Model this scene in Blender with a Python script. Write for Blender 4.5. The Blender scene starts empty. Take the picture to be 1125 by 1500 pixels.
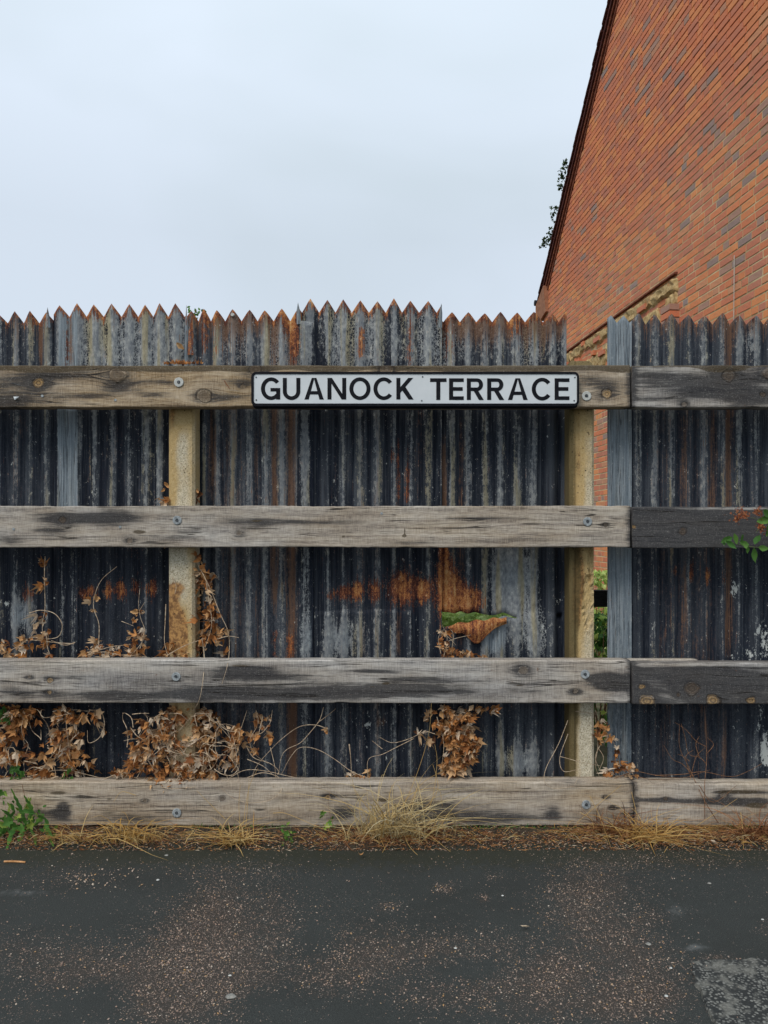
import bpy, math, random
import numpy as np
from mathutils import Vector, Matrix, Euler

random.seed(7)
R = random.Random(11)
C = bpy.context.scene.collection
scene = bpy.context.scene

# ------------------------------------------------------------------ camera, sky, sun, exposure
F = 1126.0            # focal length in photograph pixels
CAMZ = 1.34           # eye height, metres
HX, HY = 562.5, 775.0  # principal column and horizon row of the photograph

cam_d = bpy.data.cameras.new('camera')
cam = bpy.data.objects.new('camera', cam_d)
C.objects.link(cam)
cam.location = (0, 0, CAMZ)
cam.rotation_euler = (math.radians(90), 0, 0)
cam_d.sensor_fit = 'VERTICAL'
cam_d.sensor_height = 36.0
cam_d.sensor_width = 27.0
cam_d.lens = 36.0 * F / 1500.0
cam_d.shift_y = 25.0 / 1500.0
cam_d.clip_start = 0.05
cam_d.clip_end = 3000
scene.camera = cam

SUN_EL, SUN_AZ = math.radians(48), math.radians(215)   # from behind the camera, a little left
world = bpy.data.worlds.new('World')
scene.world = world
world.use_nodes = True
wt = world.node_tree
for n_ in list(wt.nodes):
    wt.nodes.remove(n_)
w_out = wt.nodes.new('ShaderNodeOutputWorld')
w_bg = wt.nodes.new('ShaderNodeBackground')
w_bg.inputs['Strength'].default_value = 0.1
w_sky = wt.nodes.new('ShaderNodeTexSky')
w_sky.sky_type = 'NISHITA'
w_sky.sun_disc = False
w_sky.sun_elevation = SUN_EL
w_sky.sun_rotation = SUN_AZ
w_tc = wt.nodes.new('ShaderNodeTexCoord')
w_map = wt.nodes.new('ShaderNodeMapping')
w_map.inputs['Scale'].default_value = (1.3, 1.3, 2.2)
w_map.inputs['Location'].default_value = (0.3, 0.2, 0.45)
w_no = wt.nodes.new('ShaderNodeTexNoise')
w_no.inputs['Scale'].default_value = 1.15
w_no.inputs['Detail'].default_value = 4.0
w_no.inputs['Roughness'].default_value = 0.45
w_no.inputs['Distortion'].default_value = 0.4
w_ra = wt.nodes.new('ShaderNodeValToRGB')
w_ra.color_ramp.elements[0].position = 0.42
w_ra.color_ramp.elements[0].color = (4.55, 5.2, 5.75, 1)
w_ra.color_ramp.elements[1].position = 0.60
w_ra.color_ramp.elements[1].color = (5.2, 5.85, 6.65, 1)
w_sep = wt.nodes.new('ShaderNodeSeparateXYZ')
w_mr = wt.nodes.new('ShaderNodeMapRange')     # an overcast sky brightens towards the zenith
w_mr.inputs['From Min'].default_value = 0.35
w_mr.inputs['From Max'].default_value = 1.0
w_mr.inputs['To Min'].default_value = 1.0
w_mr.inputs['To Max'].default_value = 1.7
w_mul = wt.nodes.new('ShaderNodeVectorMath')
w_mul.operation = 'SCALE'
w_mix = wt.nodes.new('ShaderNodeMixRGB')
w_mix.inputs['Fac'].default_value = 0.94
wl = wt.links.new
wl(w_tc.outputs['Generated'], w_map.inputs['Vector'])
wl(w_map.outputs['Vector'], w_no.inputs['Vector'])
wl(w_no.outputs['Fac'], w_ra.inputs['Fac'])
wl(w_tc.outputs['Generated'], w_sep.inputs[0])
wl(w_sep.outputs['Z'], w_mr.inputs['Value'])
wl(w_ra.outputs['Color'], w_mul.inputs[0])
wl(w_mr.outputs[0], w_mul.inputs['Scale'])
wl(w_sky.outputs['Color'], w_mix.inputs['Color1'])
wl(w_mul.outputs[0], w_mix.inputs['Color2'])
wl(w_mix.outputs['Color'], w_bg.inputs['Color'])
wl(w_bg.outputs['Background'], w_out.inputs['Surface'])

sun_d = bpy.data.lights.new('sun', 'SUN')
sun_d.energy = 1.5
sun_d.angle = math.radians(28)
sun_d.color = (1.0, 0.93, 0.84)
sun = bpy.data.objects.new('sun', sun_d)
C.objects.link(sun)
sd = Vector((math.sin(SUN_AZ) * math.cos(SUN_EL), math.cos(SUN_AZ) * math.cos(SUN_EL), math.sin(SUN_EL)))
sun.location = sd * 20
sun.rotation_euler = sd.to_track_quat('Z', 'Y').to_euler()

vs = scene.view_settings
vs.view_transform = 'Standard'
vs.look = 'None'
vs.gamma = 1
vs.exposure = 0.42
vs.use_curve_mapping = False


# ------------------------------------------------------------------ small tools
def at(px, py, Y):
    """world point seen at photograph pixel px,py at depth Y"""
    return Vector(((px - HX) / F * Y, Y, CAMZ - (py - HY) / F * Y))


def gp(px, py, z=0.0):
    Y = (CAMZ - z) * F / (py - HY)
    return Vector(((px - HX) / F * Y, Y, z))


def tag(o, label=None, cat=None, group=None, kind=None):
    if label: o['label'] = label
    if cat: o['category'] = cat
    if group: o['group'] = group
    if kind: o['kind'] = kind
    return o


def empty(name, loc, label=None, cat=None, group=None, kind=None):
    o = bpy.data.objects.new(name, None)
    C.objects.link(o)
    o.location = loc
    o.empty_display_size = 0.1
    return tag(o, label, cat, group, kind)


def mesh_obj(name, verts, faces, mat, parent=None, origin=None, smooth=False, attrs=None, matidx=None):
    """verts are world coordinates; origin (or the parent's location) becomes the object's own zero"""
    v = np.asarray(verts, dtype=np.float64).reshape(-1, 3)
    org = Vector(origin) if origin is not None else (Vector(parent.location) if parent is not None and parent.parent is None else
                                                    (Vector(parent['_o']) if parent is not None else Vector((0, 0, 0))))
    me = bpy.data.meshes.new(name)
    me.from_pydata((v - np.array(org)).tolist(), [], [tuple(f) for f in faces])
    for m in (mat if isinstance(mat, (list, tuple)) else [mat]):
        me.materials.append(m)
    if matidx is not None:
        me.polygons.foreach_set('material_index', np.asarray(matidx, dtype=np.int32))
    if smooth:
        me.polygons.foreach_set('use_smooth', [True] * len(me.polygons))
    if attrs:
        for k, a in attrs.items():
            a = np.asarray(a, dtype=np.float32)
            if a.ndim == 1:
                at_ = me.attributes.new(k, 'FLOAT', 'POINT')
                at_.data.foreach_set('value', a)
            else:
                at_ = me.attributes.new(k, 'FLOAT_COLOR', 'POINT')
                at_.data.foreach_set('color', a.ravel())
    me.update()
    o = bpy.data.objects.new(name, me)
    C.objects.link(o)
    if parent is not None:
        o.parent = parent
        po = Vector(parent.location) if parent.parent is None else Vector(parent['_o'])
        o.location = org - po
    else:
        o.location = org
    o['_o'] = list(org)
    return o


class MB:
    """collects shapes into one mesh"""
    def __init__(s):
        s.v, s.f, s.a, s.m = [], [], [], []

    def add(s, verts, faces, a=0.5, m=0):
        b = len(s.v)
        s.v += [tuple(p) for p in verts]
        s.f += [tuple(i + b for i in f) for f in faces]
        s.a += [a] * len(verts)
        s.m += [m] * len(faces)

    def box(s, c, sz, rot=None, a=0.5, m=0):
        x, y, z = sz[0] / 2, sz[1] / 2, sz[2] / 2
        vs_ = [Vector((i * x, j * y, k * z)) for i in (-1, 1) for j in (-1, 1) for k in (-1, 1)]
        if rot is not None:
            vs_ = [rot @ p for p in vs_]
        s.add([p + Vector(c) for p in vs_], [(0, 1, 3, 2), (4, 6, 7, 5), (0, 4, 5, 1), (2, 3, 7, 6), (0, 2, 6, 4), (1, 5, 7, 3)], a, m)

    def tube(s, pts, r0, r1=None, n=5, a=0.5, m=0):
        r1 = r0 if r1 is None else r1
        pts = [Vector(p) for p in pts]
        b = len(s.v)
        N = len(pts)
        up = Vector((0.31, 0.2, 0.93))
        for i, p in enumerate(pts):
            d = (pts[min(i + 1, N - 1)] - pts[max(i - 1, 0)])
            if d.length < 1e-9: d = Vector((0, 0, 1))
            d.normalize()
            u = d.cross(up)
            if u.length < 0.05: u = d.cross(Vector((1, 0, 0)))
            u.normalize()
            w = d.cross(u)
            r = r0 + (r1 - r0) * i / max(1, N - 1)
            for k in range(n):
                t = 2 * math.pi * k / n
                s.v.append(tuple(p + (u * math.cos(t) + w * math.sin(t)) * r))
                s.a.append(a)
        for i in range(N - 1):
            for k in range(n):
                s.f.append((b + i * n + k, b + i * n + (k + 1) % n, b + (i + 1) * n + (k + 1) % n, b + (i + 1) * n + k))
                s.m.append(m)
        s.f.append(tuple(b + k for k in range(n))[::-1]); s.m.append(m)
        s.f.append(tuple(b + (N - 1) * n + k for k in range(n))); s.m.append(m)

    def ribbon(s, pts, w0, side, a=0.5, m=0):
        """tapered blade with a fold along the middle"""
        pts = [Vector(p) for p in pts]
        side = Vector(side).normalized()
        b = len(s.v)
        N = len(pts)
        for i, p in enumerate(pts):
            t = i / (N - 1)
            w = w0 * (1 - t ** 1.6) * (0.55 + 0.45 * min(1, t * 5)) + 0.0002
            d = pts[min(i + 1, N - 1)] - pts[max(i - 1, 0)]
            nrm = d.cross(side)
            if nrm.length > 1e-9: nrm.normalize()
            s.v += [tuple(p - side * w), tuple(p + nrm * w * 0.5), tuple(p + side * w)]
            s.a += [a] * 3
        for i in range(N - 1):
            for k in range(2):
                s.f.append((b + i * 3 + k, b + i * 3 + k + 1, b + i * 3 + 4 + k, b + i * 3 + 3 + k)); s.m.append(m)

    def build(s, name, mat, parent=None, origin=None, smooth=False):
        return mesh_obj(name, s.v, s.f, mat, parent, origin, smooth, {'rnd': s.a}, s.m)


def smooth_path(pts, k=5):
    pts = [Vector(p) for p in pts]
    if len(pts) < 3:
        return pts
    out = []
    P = [pts[0] * 2 - pts[1]] + pts + [pts[-1] * 2 - pts[-2]]
    for i in range(1, len(P) - 2):
        for j in range(k):
            t = j / k
            a, b, c, d = P[i - 1], P[i], P[i + 1], P[i + 2]
            out.append(0.5 * ((2 * b) + (c - a) * t + (2 * a - 5 * b + 4 * c - d) * t * t + (3 * b - a - 3 * c + d) * t ** 3))
    out.append(pts[-1])
    return out


def vn(x, y, seed=0):
    """2D value noise, vectorised, 0..1"""
    x = np.asarray(x, float); y = np.asarray(y, float)
    xi = np.floor(x).astype(np.int64); yi = np.floor(y).astype(np.int64)
    fx = x - xi; fy = y - yi
    fx = fx * fx * (3 - 2 * fx); fy = fy * fy * (3 - 2 * fy)

    def h(a, b):
        n = (a * 374761393 + b * 668265263 + seed * 974711) & 0x7fffffff
        n = ((n ^ (n >> 13)) * 1274126177) & 0x7fffffff
        return ((n ^ (n >> 16)) & 0xffff) / 65535.0
    return (h(xi, yi) * (1 - fx) + h(xi + 1, yi) * fx) * (1 - fy) + (h(xi, yi + 1) * (1 - fx) + h(xi + 1, yi + 1) * fx) * fy


def fbm(x, y, seed=0, o=4):
    s, a, t = 0, 0.5, 0
    for i in range(o):
        s = s + a * vn(np.asarray(x) * 2 ** i, np.asarray(y) * 2 ** i, seed + i * 17); t += a; a *= 0.5
    return s / t


# ------------------------------------------------------------------ materials
class NT:
    def __init__(s, name):
        s.mat = bpy.data.materials.new(name)
        s.mat.use_nodes = True
        s.t = s.mat.node_tree
        s.b = s.t.nodes['Principled BSDF']

    def n(s, typ, ins=None, **props):
        nd = s.t.nodes.new(typ)
        for k, v in props.items():
            setattr(nd, k, v)
        for k, v in (ins or {}).items():
            s.set(nd.inputs[k], v)
        return nd

    def set(s, sock, v):
        if isinstance(v, bpy.types.NodeSocket):
            s.t.links.new(v, sock)
        elif isinstance(v, (tuple, list)) and len(v) == 3 and sock.type == 'RGBA':
            sock.default_value = (*v, 1)
        else:
            sock.default_value = v

    def pos(s):
        return s.n('ShaderNodeTexCoord').outputs['Object']

    def attr(s, name, out='Fac'):
        return s.n('ShaderNodeAttribute', attribute_name=name).outputs[out]

    def sepc(s, c):
        return s.n('ShaderNodeSeparateColor', {0: c}).outputs

    def scale(s, v, sc, loc=(0, 0, 0)):
        return s.n('ShaderNodeMapping', {'Vector': v, 'Scale': sc, 'Location': loc}).outputs[0]

    def noise(s, v, sc=1.0, det=4.0, ro=0.55, dist=0.0):
        return s.n('ShaderNodeTexNoise', {'Vector': v, 'Scale': sc, 'Detail': det, 'Roughness': ro, 'Distortion': dist}).outputs['Fac']

    def voro(s, v, sc=1.0, feature='F1', out='Distance', rnd=1.0):
        return s.n('ShaderNodeTexVoronoi', {'Vector': v, 'Scale': sc, 'Randomness': rnd}, feature=feature).outputs[out]

    def m(s, op, a, b=0.0, c=0.0, clamp=False):
        nd = s.n('ShaderNodeMath', {0: a, 1: b}, operation=op, use_clamp=clamp)
        if op in ('MULTIPLY_ADD', 'WRAP', 'CLAMP'):
            s.set(nd.inputs[2], c)
        return nd.outputs[0]

    def add(s, *a):
        r = a[0]
        for b in a[1:]:
            r = s.m('ADD', r, b)
        return r

    def step(s, v, lo, hi):
        return s.n('ShaderNodeMapRange', {'Value': v, 'From Min': lo, 'From Max': hi}, interpolation_type='SMOOTHSTEP').outputs[0]

    def mr(s, v, a, b, c, d):
        return s.n('ShaderNodeMapRange', {'Value': v, 'From Min': a, 'From Max': b, 'To Min': c, 'To Max': d}).outputs[0]

    def mix(s, f, a, b, mode='MIX'):
        nd = s.n('ShaderNodeMixRGB', {'Fac': f, 'Color1': a, 'Color2': b}, blend_type=mode)
        return nd.outputs[0]

    def ramp(s, f, stops, interp='LINEAR'):
        nd = s.n('ShaderNodeValToRGB', {'Fac': f})
        cr = nd.color_ramp
        cr.interpolation = interp
        while len(cr.elements) < len(stops):
            cr.elements.new(0.5)
        for e, (p, c) in zip(cr.elements, stops):
            e.position = p
            e.color = (*c, 1)
        return nd.outputs[0]

    def bump(s, h, strength=0.5, dist=0.002, nrm=None):
        ins = {'Height': h, 'Strength': strength, 'Distance': dist}
        if nrm is not None: ins['Normal'] = nrm
        return s.n('ShaderNodeBump', ins).outputs[0]

    def out(s, col=None, rough=0.8, nrm=None, spec=0.3, metal=None):
        if col is not None: s.set(s.b.inputs['Base Color'], col)
        s.set(s.b.inputs['Roughness'], rough)
        s.set(s.b.inputs['Specular IOR Level'], spec)
        if nrm is not None: s.set(s.b.inputs['Normal'], nrm)
        if metal is not None: s.set(s.b.inputs['Metallic'], metal)
        return s.mat


def mat_sheet():
    t = NT('weathered_corrugated_iron')
    p = t.pos()
    a = t.sepc(t.attr('fa', 'Color'))        # crest, rust, zinc
    b = t.sepc(t.attr('fb', 'Color'))        # pale speckle, brown wash, splash
    crest, rust, galv = a[0], a[1], a[2]
    pale, brown, splash = b[0], b[1], b[2]
    streak = t.noise(t.scale(p, (70, 20, 1.6)), 1, 3, 0.6)
    streak2 = t.noise(t.scale(p, (190, 40, 4.5), (3, 1, 7)), 1, 4, 0.6)
    fine = t.noise(t.scale(p, (240, 60, 150)), 1, 6, 0.78)
    mid = t.noise(t.scale(p, (75, 30, 38), (9, 0, 2)), 1, 5, 0.68)
    big = t.noise(t.scale(p, (11, 4, 3.0), (1, 5, 0)), 1, 4, 0.6)
    crack = t.voro(t.n('ShaderNodeVectorMath', {0: t.scale(p, (105, 30, 70)), 1: t.n('ShaderNodeTexNoise', {'Vector': t.scale(p, (90, 30, 80)), 'Scale': 1.0}).outputs['Color']}, operation='ADD').outputs[0], 1, 'DISTANCE_TO_EDGE')
    # paint left on the iron
    paint = t.ramp(streak2, [(0.32, (0.0035, 0.005, 0.010)), (0.55, (0.008, 0.0115, 0.021)), (0.75, (0.024, 0.033, 0.050))])
    slate = t.m('SUBTRACT', 1.0, t.attr('fa', 'Alpha'))
    sl = t.m('MULTIPLY', slate, t.step(t.add(t.m('MULTIPLY', streak, 0.7), t.m('MULTIPLY', mid, 0.5), t.m('MULTIPLY', crest, 0.12)), 0.42, 0.75))
    paint = t.mix(t.m('MULTIPLY', sl, 0.9), paint, t.mix(t.step(fine, .4, .6), (0.032, 0.040, 0.054), (0.10, 0.112, 0.13)))
    soft = t.m('MULTIPLY', t.step(t.add(t.m('MULTIPLY', crest, 0.28), t.m('MULTIPLY', streak, 1.1), t.m('MULTIPLY', big, 0.5)), 0.75, 1.15), 0.62)
    soft = t.m('MULTIPLY', soft, t.mr(pale, -0.8, 0.4, 0.12, 1.0))
    paint = t.mix(soft, paint, (0.10, 0.113, 0.13))
    zinc = t.ramp(mid, [(0.3, (0.13, 0.145, 0.165)), (0.5, (0.25, 0.265, 0.275)), (0.7, (0.46, 0.47, 0.44))])
    ochre = t.ramp(mid, [(0.3, (0.20, 0.175, 0.11)), (0.7, (0.44, 0.40, 0.28))])
    zinc = t.mix(t.step(t.noise(t.scale(p, (26, 9, 1.5), (4, 4, 1)), 1, 2, 0.5), 0.52, 0.66), zinc, ochre)
    w = t.add(t.m('MULTIPLY', fine, 0.95), t.m('MULTIPLY', t.m('POWER', crest, 1.8), 0.34), t.m('MULTIPLY', streak, 0.62),
              t.m('MULTIPLY', mid, 0.75), t.m('MULTIPLY', big, 0.35), t.m('MULTIPLY', galv, 0.55), t.m('MULTIPLY', pale, 0.24))
    w = t.add(w, t.m('MULTIPLY', t.m('SUBTRACT', streak2, 0.5), 0.7))
    wear = t.step(w, 1.585, 1.70)
    netw = t.m('MULTIPLY', t.step(t.m('MULTIPLY', crack, -1.0), -0.13, -0.05), t.step(t.add(pale, t.m('MULTIPLY', mid, 1.0)), 1.05, 1.3))
    zinc = t.mix(t.step(pale, 0.9, 0.2), zinc, t.mix(0.3, zinc, (0.03, 0.034, 0.04)))
    wear = t.m('MAXIMUM', wear, t.m('MULTIPLY', netw, 0.95))
    col = t.mix(t.m('MULTIPLY', wear, 0.85), paint, zinc)
    pin = t.m('MULTIPLY', t.step(t.noise(t.scale(p, (420, 60, 330)), 1, 2, 0.6), 0.66, 0.73), t.step(mid, 0.40, 0.62))
    col = t.mix(t.m('MULTIPLY', pin, 0.55), col, (0.30, 0.31, 0.30))
    scr = t.m('MULTIPLY', t.step(t.noise(t.scale(p, (330, 40, 9), (2, 2, 2)), 1, 4, 0.7), 0.58, 0.68), 0.35)
    col = t.mix(scr, col, (0.12, 0.13, 0.145))
    # smooth galvanised strips
    gz = t.ramp(t.add(t.m('MULTIPLY', streak2, 0.6), t.m('MULTIPLY', fine, 0.25), t.m('MULTIPLY', streak, 0.2)),
                [(0.38, (0.085, 0.11, 0.135)), (0.52, (0.19, 0.23, 0.26)), (0.66, (0.36, 0.40, 0.43))])
    gm = t.step(t.add(galv, t.m('MULTIPLY', fine, 0.35), t.m('MULTIPLY', mid, 0.35)), 0.75, 1.05)
    drip = t.m('MULTIPLY', t.step(t.m('ABSOLUTE', t.m('SUBTRACT', t.noise(t.scale(p, (55, 20, 1.2), (6, 6, 0)), 1, 3, 0.6), 0.5)), 0.022, 0.008), 0.75)
    gz = t.mix(drip, gz, (0.012, 0.016, 0.024))
    col = t.mix(t.m('MULTIPLY', gm, 0.8), col, gz)
    # brown wash and rust
    rc = t.ramp(t.add(t.m('MULTIPLY', fine, 0.4), t.m('MULTIPLY', mid, 0.3), t.m('MULTIPLY', streak, 0.3), t.m('MULTIPLY', t.m('SUBTRACT', rust, 0.9), 0.10)),
                [(0.40, (0.022, 0.009, 0.009)), (0.46, (0.095, 0.03, 0.02)), (0.50, (0.22, 0.07, 0.03)), (0.55, (0.44, 0.18, 0.055)), (0.61, (0.50, 0.30, 0.13))])
    bw = t.m('MULTIPLY', t.step(t.add(brown, t.m('MULTIPLY', t.m('SUBTRACT', streak2, 0.5), 2.0), t.m('MULTIPLY', t.m('SUBTRACT', mid, 0.5), 1.2), t.m('MULTIPLY', t.m('SUBTRACT', fine, 0.5), 0.7)), 0.28, 0.85), 0.75)
    col = t.mix(bw, col, t.mix(fine, (0.07, 0.035, 0.022), (0.22, 0.115, 0.06)))
    rm = t.step(t.add(rust, t.m('MULTIPLY', t.m('SUBTRACT', mid, 0.5), 1.6), t.m('MULTIPLY', t.m('SUBTRACT', fine, 0.5), 1.0), t.m('MULTIPLY', t.m('SUBTRACT', streak2, 0.5), 2.2)), 0.42, 0.64)
    halo = t.step(t.add(rust, t.m('MULTIPLY', t.m('SUBTRACT', mid, 0.5), 1.3)), 0.25, 0.45)
    col = t.mix(t.m('MULTIPLY', t.m('MULTIPLY', halo, t.step(fine, 0.5, 0.6)), 0.5), col, (0.25, 0.24, 0.2))
    col = t.mix(t.m('MULTIPLY', rm, 0.92), col, rc)
    # white paint splashes and lichen dots
    sp = t.step(t.add(splash, t.m('MULTIPLY', t.m('SUBTRACT', mid, 0.5), 3.4), t.m('MULTIPLY', t.m('SUBTRACT', fine, 0.5), 1.6)), 0.62, 0.70)
    dots = t.step(t.m('MULTIPLY', t.voro(t.scale(p, (60, 20, 60)), 1), -1.0), -0.13, -0.09)
    dots = t.m('MULTIPLY', dots, t.step(t.noise(t.scale(p, (5, 3, 5), (8, 0, 0)), 1, 3, 0.5), 0.5, 0.62))
    col = t.mix(t.m('MAXIMUM', sp, t.m('MULTIPLY', dots, 0.45)), col, (0.46, 0.48, 0.46))
    h = t.add(t.m('MULTIPLY', wear, -0.5), t.m('MULTIPLY', fine, 0.6), t.m('MULTIPLY', rm, 0.5), t.m('MULTIPLY', streak2, 0.4))
    rough = t.add(0.62, t.m('MULTIPLY', wear, 0.1), t.m('MULTIPLY', rm, 0.2))
    return t.out(col, rough, t.bump(h, 0.7, 0.0014), 0.14)


def mat_wood():
    t = NT('weathered_timber')
    p = t.pos()
    sx = t.n('ShaderNodeSeparateXYZ', {0: p}).outputs
    gv = t.attr('gv'); kn = t.attr('kn'); st = t.attr('st'); wn = t.attr('wn'); tone = t.attr('tone'); og = t.attr('og')
    sd_ = t.attr('sd')
    g = t.n('ShaderNodeCombineXYZ', {0: sx[0], 1: t.m('MULTIPLY', sd_, 7.3), 2: gv}).outputs[0]
    g1 = t.noise(t.scale(g, (2.6, 1, 60)), 1, 6, 0.68, 0.5)
    g2 = t.noise(t.scale(g, (22, 1, 380)), 1, 6, 0.72)
    g3 = t.noise(t.scale(g, (2.4, 1, 18), (5, 0, 3)), 1, 3, 0.5)
    saw = t.noise(t.scale(g, (520, 1, 22)), 1, 3, 0.6)
    blotch = t.noise(t.scale(g, (3.2, 1, 9), (2, 8, 1)), 1, 5, 0.62)
    speck = t.noise(t.scale(g, (160, 1, 260)), 1, 4, 0.7)
    v = t.add(t.m('MULTIPLY', g1, 0.34), t.m('MULTIPLY', g2, 0.33), t.m('MULTIPLY', saw, 0.20), t.m('MULTIPLY', g3, 0.14))
    warm = t.ramp(v, [(0.41, (0.09, 0.056, 0.028)), (0.47, (0.265, 0.185, 0.104)), (0.53, (0.42, 0.315, 0.195)), (0.60, (0.62, 0.50, 0.35))])
    grey = t.ramp(v, [(0.40, (0.105, 0.10, 0.10)), (0.465, (0.27, 0.258, 0.248)), (0.53, (0.43, 0.41, 0.38)), (0.61, (0.63, 0.60, 0.56))])
    col = t.mix(t.m('ADD', tone, t.m('MULTIPLY', t.m('SUBTRACT', blotch, 0.5), 1.1), clamp=True), grey, warm)
    # dark weather stains that follow the grain
    sm = t.step(t.add(t.m('MULTIPLY', st, 1.75), t.m('MULTIPLY', t.m('SUBTRACT', g1, 0.5), 2.6), t.m('MULTIPLY', t.m('SUBTRACT', blotch, 0.5), 1.8), t.m('MULTIPLY', t.m('SUBTRACT', g2, 0.5), 1.6)), 0.22, 0.98)
    col = t.mix(t.m('MULTIPLY', sm, 0.9), col, t.mix(g2, (0.005, 0.006, 0.009), (0.042, 0.042, 0.047)))
    wm = t.step(t.add(wn, t.m('MULTIPLY', t.m('SUBTRACT', blotch, 0.5), 0.8), t.m('MULTIPLY', t.m('SUBTRACT', g2, 0.5), 0.3)), 0.42, 0.6)
    col = t.mix(t.m('MULTIPLY', wm, 0.86), col, t.mix(speck, (0.022, 0.017, 0.010), (0.12, 0.09, 0.055)))
    # knots
    rings = t.m('SINE', t.m('ADD', t.m('MULTIPLY', kn, 17.0), t.m('MULTIPLY', speck, 9.0)))
    kc = t.mix(t.m('MULTIPLY_ADD', rings, 0.5, 0.5), (0.05, 0.035, 0.025), (0.10, 0.072, 0.05))
    kc = t.mix(og, kc, t.mix(t.m('MULTIPLY_ADD', rings, 0.5, 0.5), (0.10, 0.055, 0.02), (0.42, 0.26, 0.10)))
    km = t.step(t.m('ADD', kn, t.m('MULTIPLY', t.m('SUBTRACT', speck, 0.5), 1.1)), 1.05, 0.72)
    ring = t.m('MULTIPLY', t.step(kn, 0.84, 0.95), t.step(kn, 1.22, 1.05))
    col = t.mix(t.m('MULTIPLY', km, 0.72), col, kc)
    col = t.mix(t.m('MULTIPLY', t.m('MULTIPLY', ring, t.step(g3, 0.35, 0.6)), 0.7), col, (0.022, 0.017, 0.014))
    # drying cracks along the grain
    c1 = t.noise(t.scale(g, (1.1, 1, 42), (7, 3, 9)), 1, 2, 0.4)
    cr = t.m('MULTIPLY', t.step(t.m('ABSOLUTE', t.m('SUBTRACT', c1, 0.5)), 0.013, 0.004), t.step(t.noise(t.scale(g, (4, 1, 9), (1, 6, 2)), 1, 2, 0.5), 0.47, 0.55))
    col = t.mix(t.m('MULTIPLY', cr, 0.85), col, (0.02, 0.017, 0.015))
    c2 = t.noise(t.scale(g, (2.2, 1, 95), (4, 9, 2)), 1, 3, 0.5)
    cr2 = t.m('MULTIPLY', t.step(t.m('ABSOLUTE', t.m('SUBTRACT', c2, 0.5)), 0.010, 0.003), t.step(t.noise(t.scale(g, (7, 1, 14), (8, 6, 5)), 1, 2, 0.5), 0.50, 0.58))
    col = t.mix(t.m('MULTIPLY', cr2, 0.6), col, (0.05, 0.04, 0.035))
    # pale worn fibres
    pf = t.m('MULTIPLY', t.step(speck, 0.56, 0.68), 0.28)
    col = t.mix(pf, col, (0.52, 0.5, 0.46))
    ks = t.m('MULTIPLY', t.step(t.noise(t.scale(g, (34, 1, 70), (3, 3, 3)), 1, 3, 0.6), 0.70, 0.76), 0.6)
    col = t.mix(ks, col, (0.13, 0.06, 0.03))
    h = t.add(t.m('MULTIPLY', g2, 0.8), t.m('MULTIPLY', g1, 0.4), t.m('MULTIPLY', saw, 0.25), t.m('MULTIPLY', cr, -2.0), t.m('MULTIPLY', ring, -0.9))
    return t.out(col, 0.86, t.bump(h, 0.7, 0.0016), 0.15)


def mat_concrete():
    t = NT('aggregate_concrete')
    p = t.pos()
    a = t.sepc(t.attr('fa', 'Color'))  # ochre stain, rust, dark green
    n1 = t.noise(t.scale(p, (6, 6, 3)), 1, 5, 0.6)
    n2 = t.noise(p, 160, 5, 0.7)
    v1 = t.n('ShaderNodeTexVoronoi', {'Vector': p, 'Scale': 150.0}).outputs
    col = t.ramp(n2, [(0.38, (0.32, 0.28, 0.19)), (0.5, (0.49, 0.435, 0.32)), (0.62, (0.64, 0.58, 0.45))])
    stone = t.mix(t.step(t.sepc(v1['Color'])[0], 0.3, 0.8), (0.16, 0.11, 0.07), (0.52, 0.49, 0.42))
    col = t.mix(t.m('MULTIPLY', t.step(v1['Distance'], 0.36, 0.24), t.step(t.sepc(v1['Color'])[1], 0.45, 0.55)), col, stone)
    f2 = t.m('SUBTRACT', n1, 0.5)
    fn = t.m('SUBTRACT', n2, 0.5)
    oc = t.step(t.add(a[0], t.m('MULTIPLY', f2, 1.3), t.m('MULTIPLY', fn, 0.5)), 0.25, 0.8)
    col = t.mix(t.m('MULTIPLY', oc, 0.8), col, t.mix(n2, (0.28, 0.17, 0.05), (0.60, 0.42, 0.17)))
    rs = t.step(t.add(a[1], t.m('MULTIPLY', f2, 1.0), t.m('MULTIPLY', fn, 0.6)), 0.35, 0.65)
    col = t.mix(t.m('MULTIPLY', rs, 0.85), col, t.mix(t.step(t.noise(p, 45, 5, .7), .4, .6), (0.13, 0.05, 0.02), (0.44, 0.23, 0.08)))
    gr = t.step(t.add(a[2], t.m('MULTIPLY', f2, 1.0), t.m('MULTIPLY', fn, 0.8)), 0.35, 0.75)
    col = t.mix(t.m('MULTIPLY', gr, 0.85), col, t.mix(n2, (0.03, 0.024, 0.012), (0.12, 0.095, 0.04)))
    pit = t.m('MULTIPLY', t.step(t.voro(t.scale(p, (55, 55, 40)), 1), 0.16, 0.10), t.step(n1, 0.45, 0.55))
    col = t.mix(pit, col, (0.05, 0.035, 0.02))
    h = t.add(t.m('MULTIPLY', n2, 0.8), t.m('MULTIPLY', pit, -2.0), t.m('MULTIPLY', v1['Distance'], -0.6))
    return t.out(col, 0.9, t.bump(h, 0.7, 0.002), 0.2)


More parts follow.
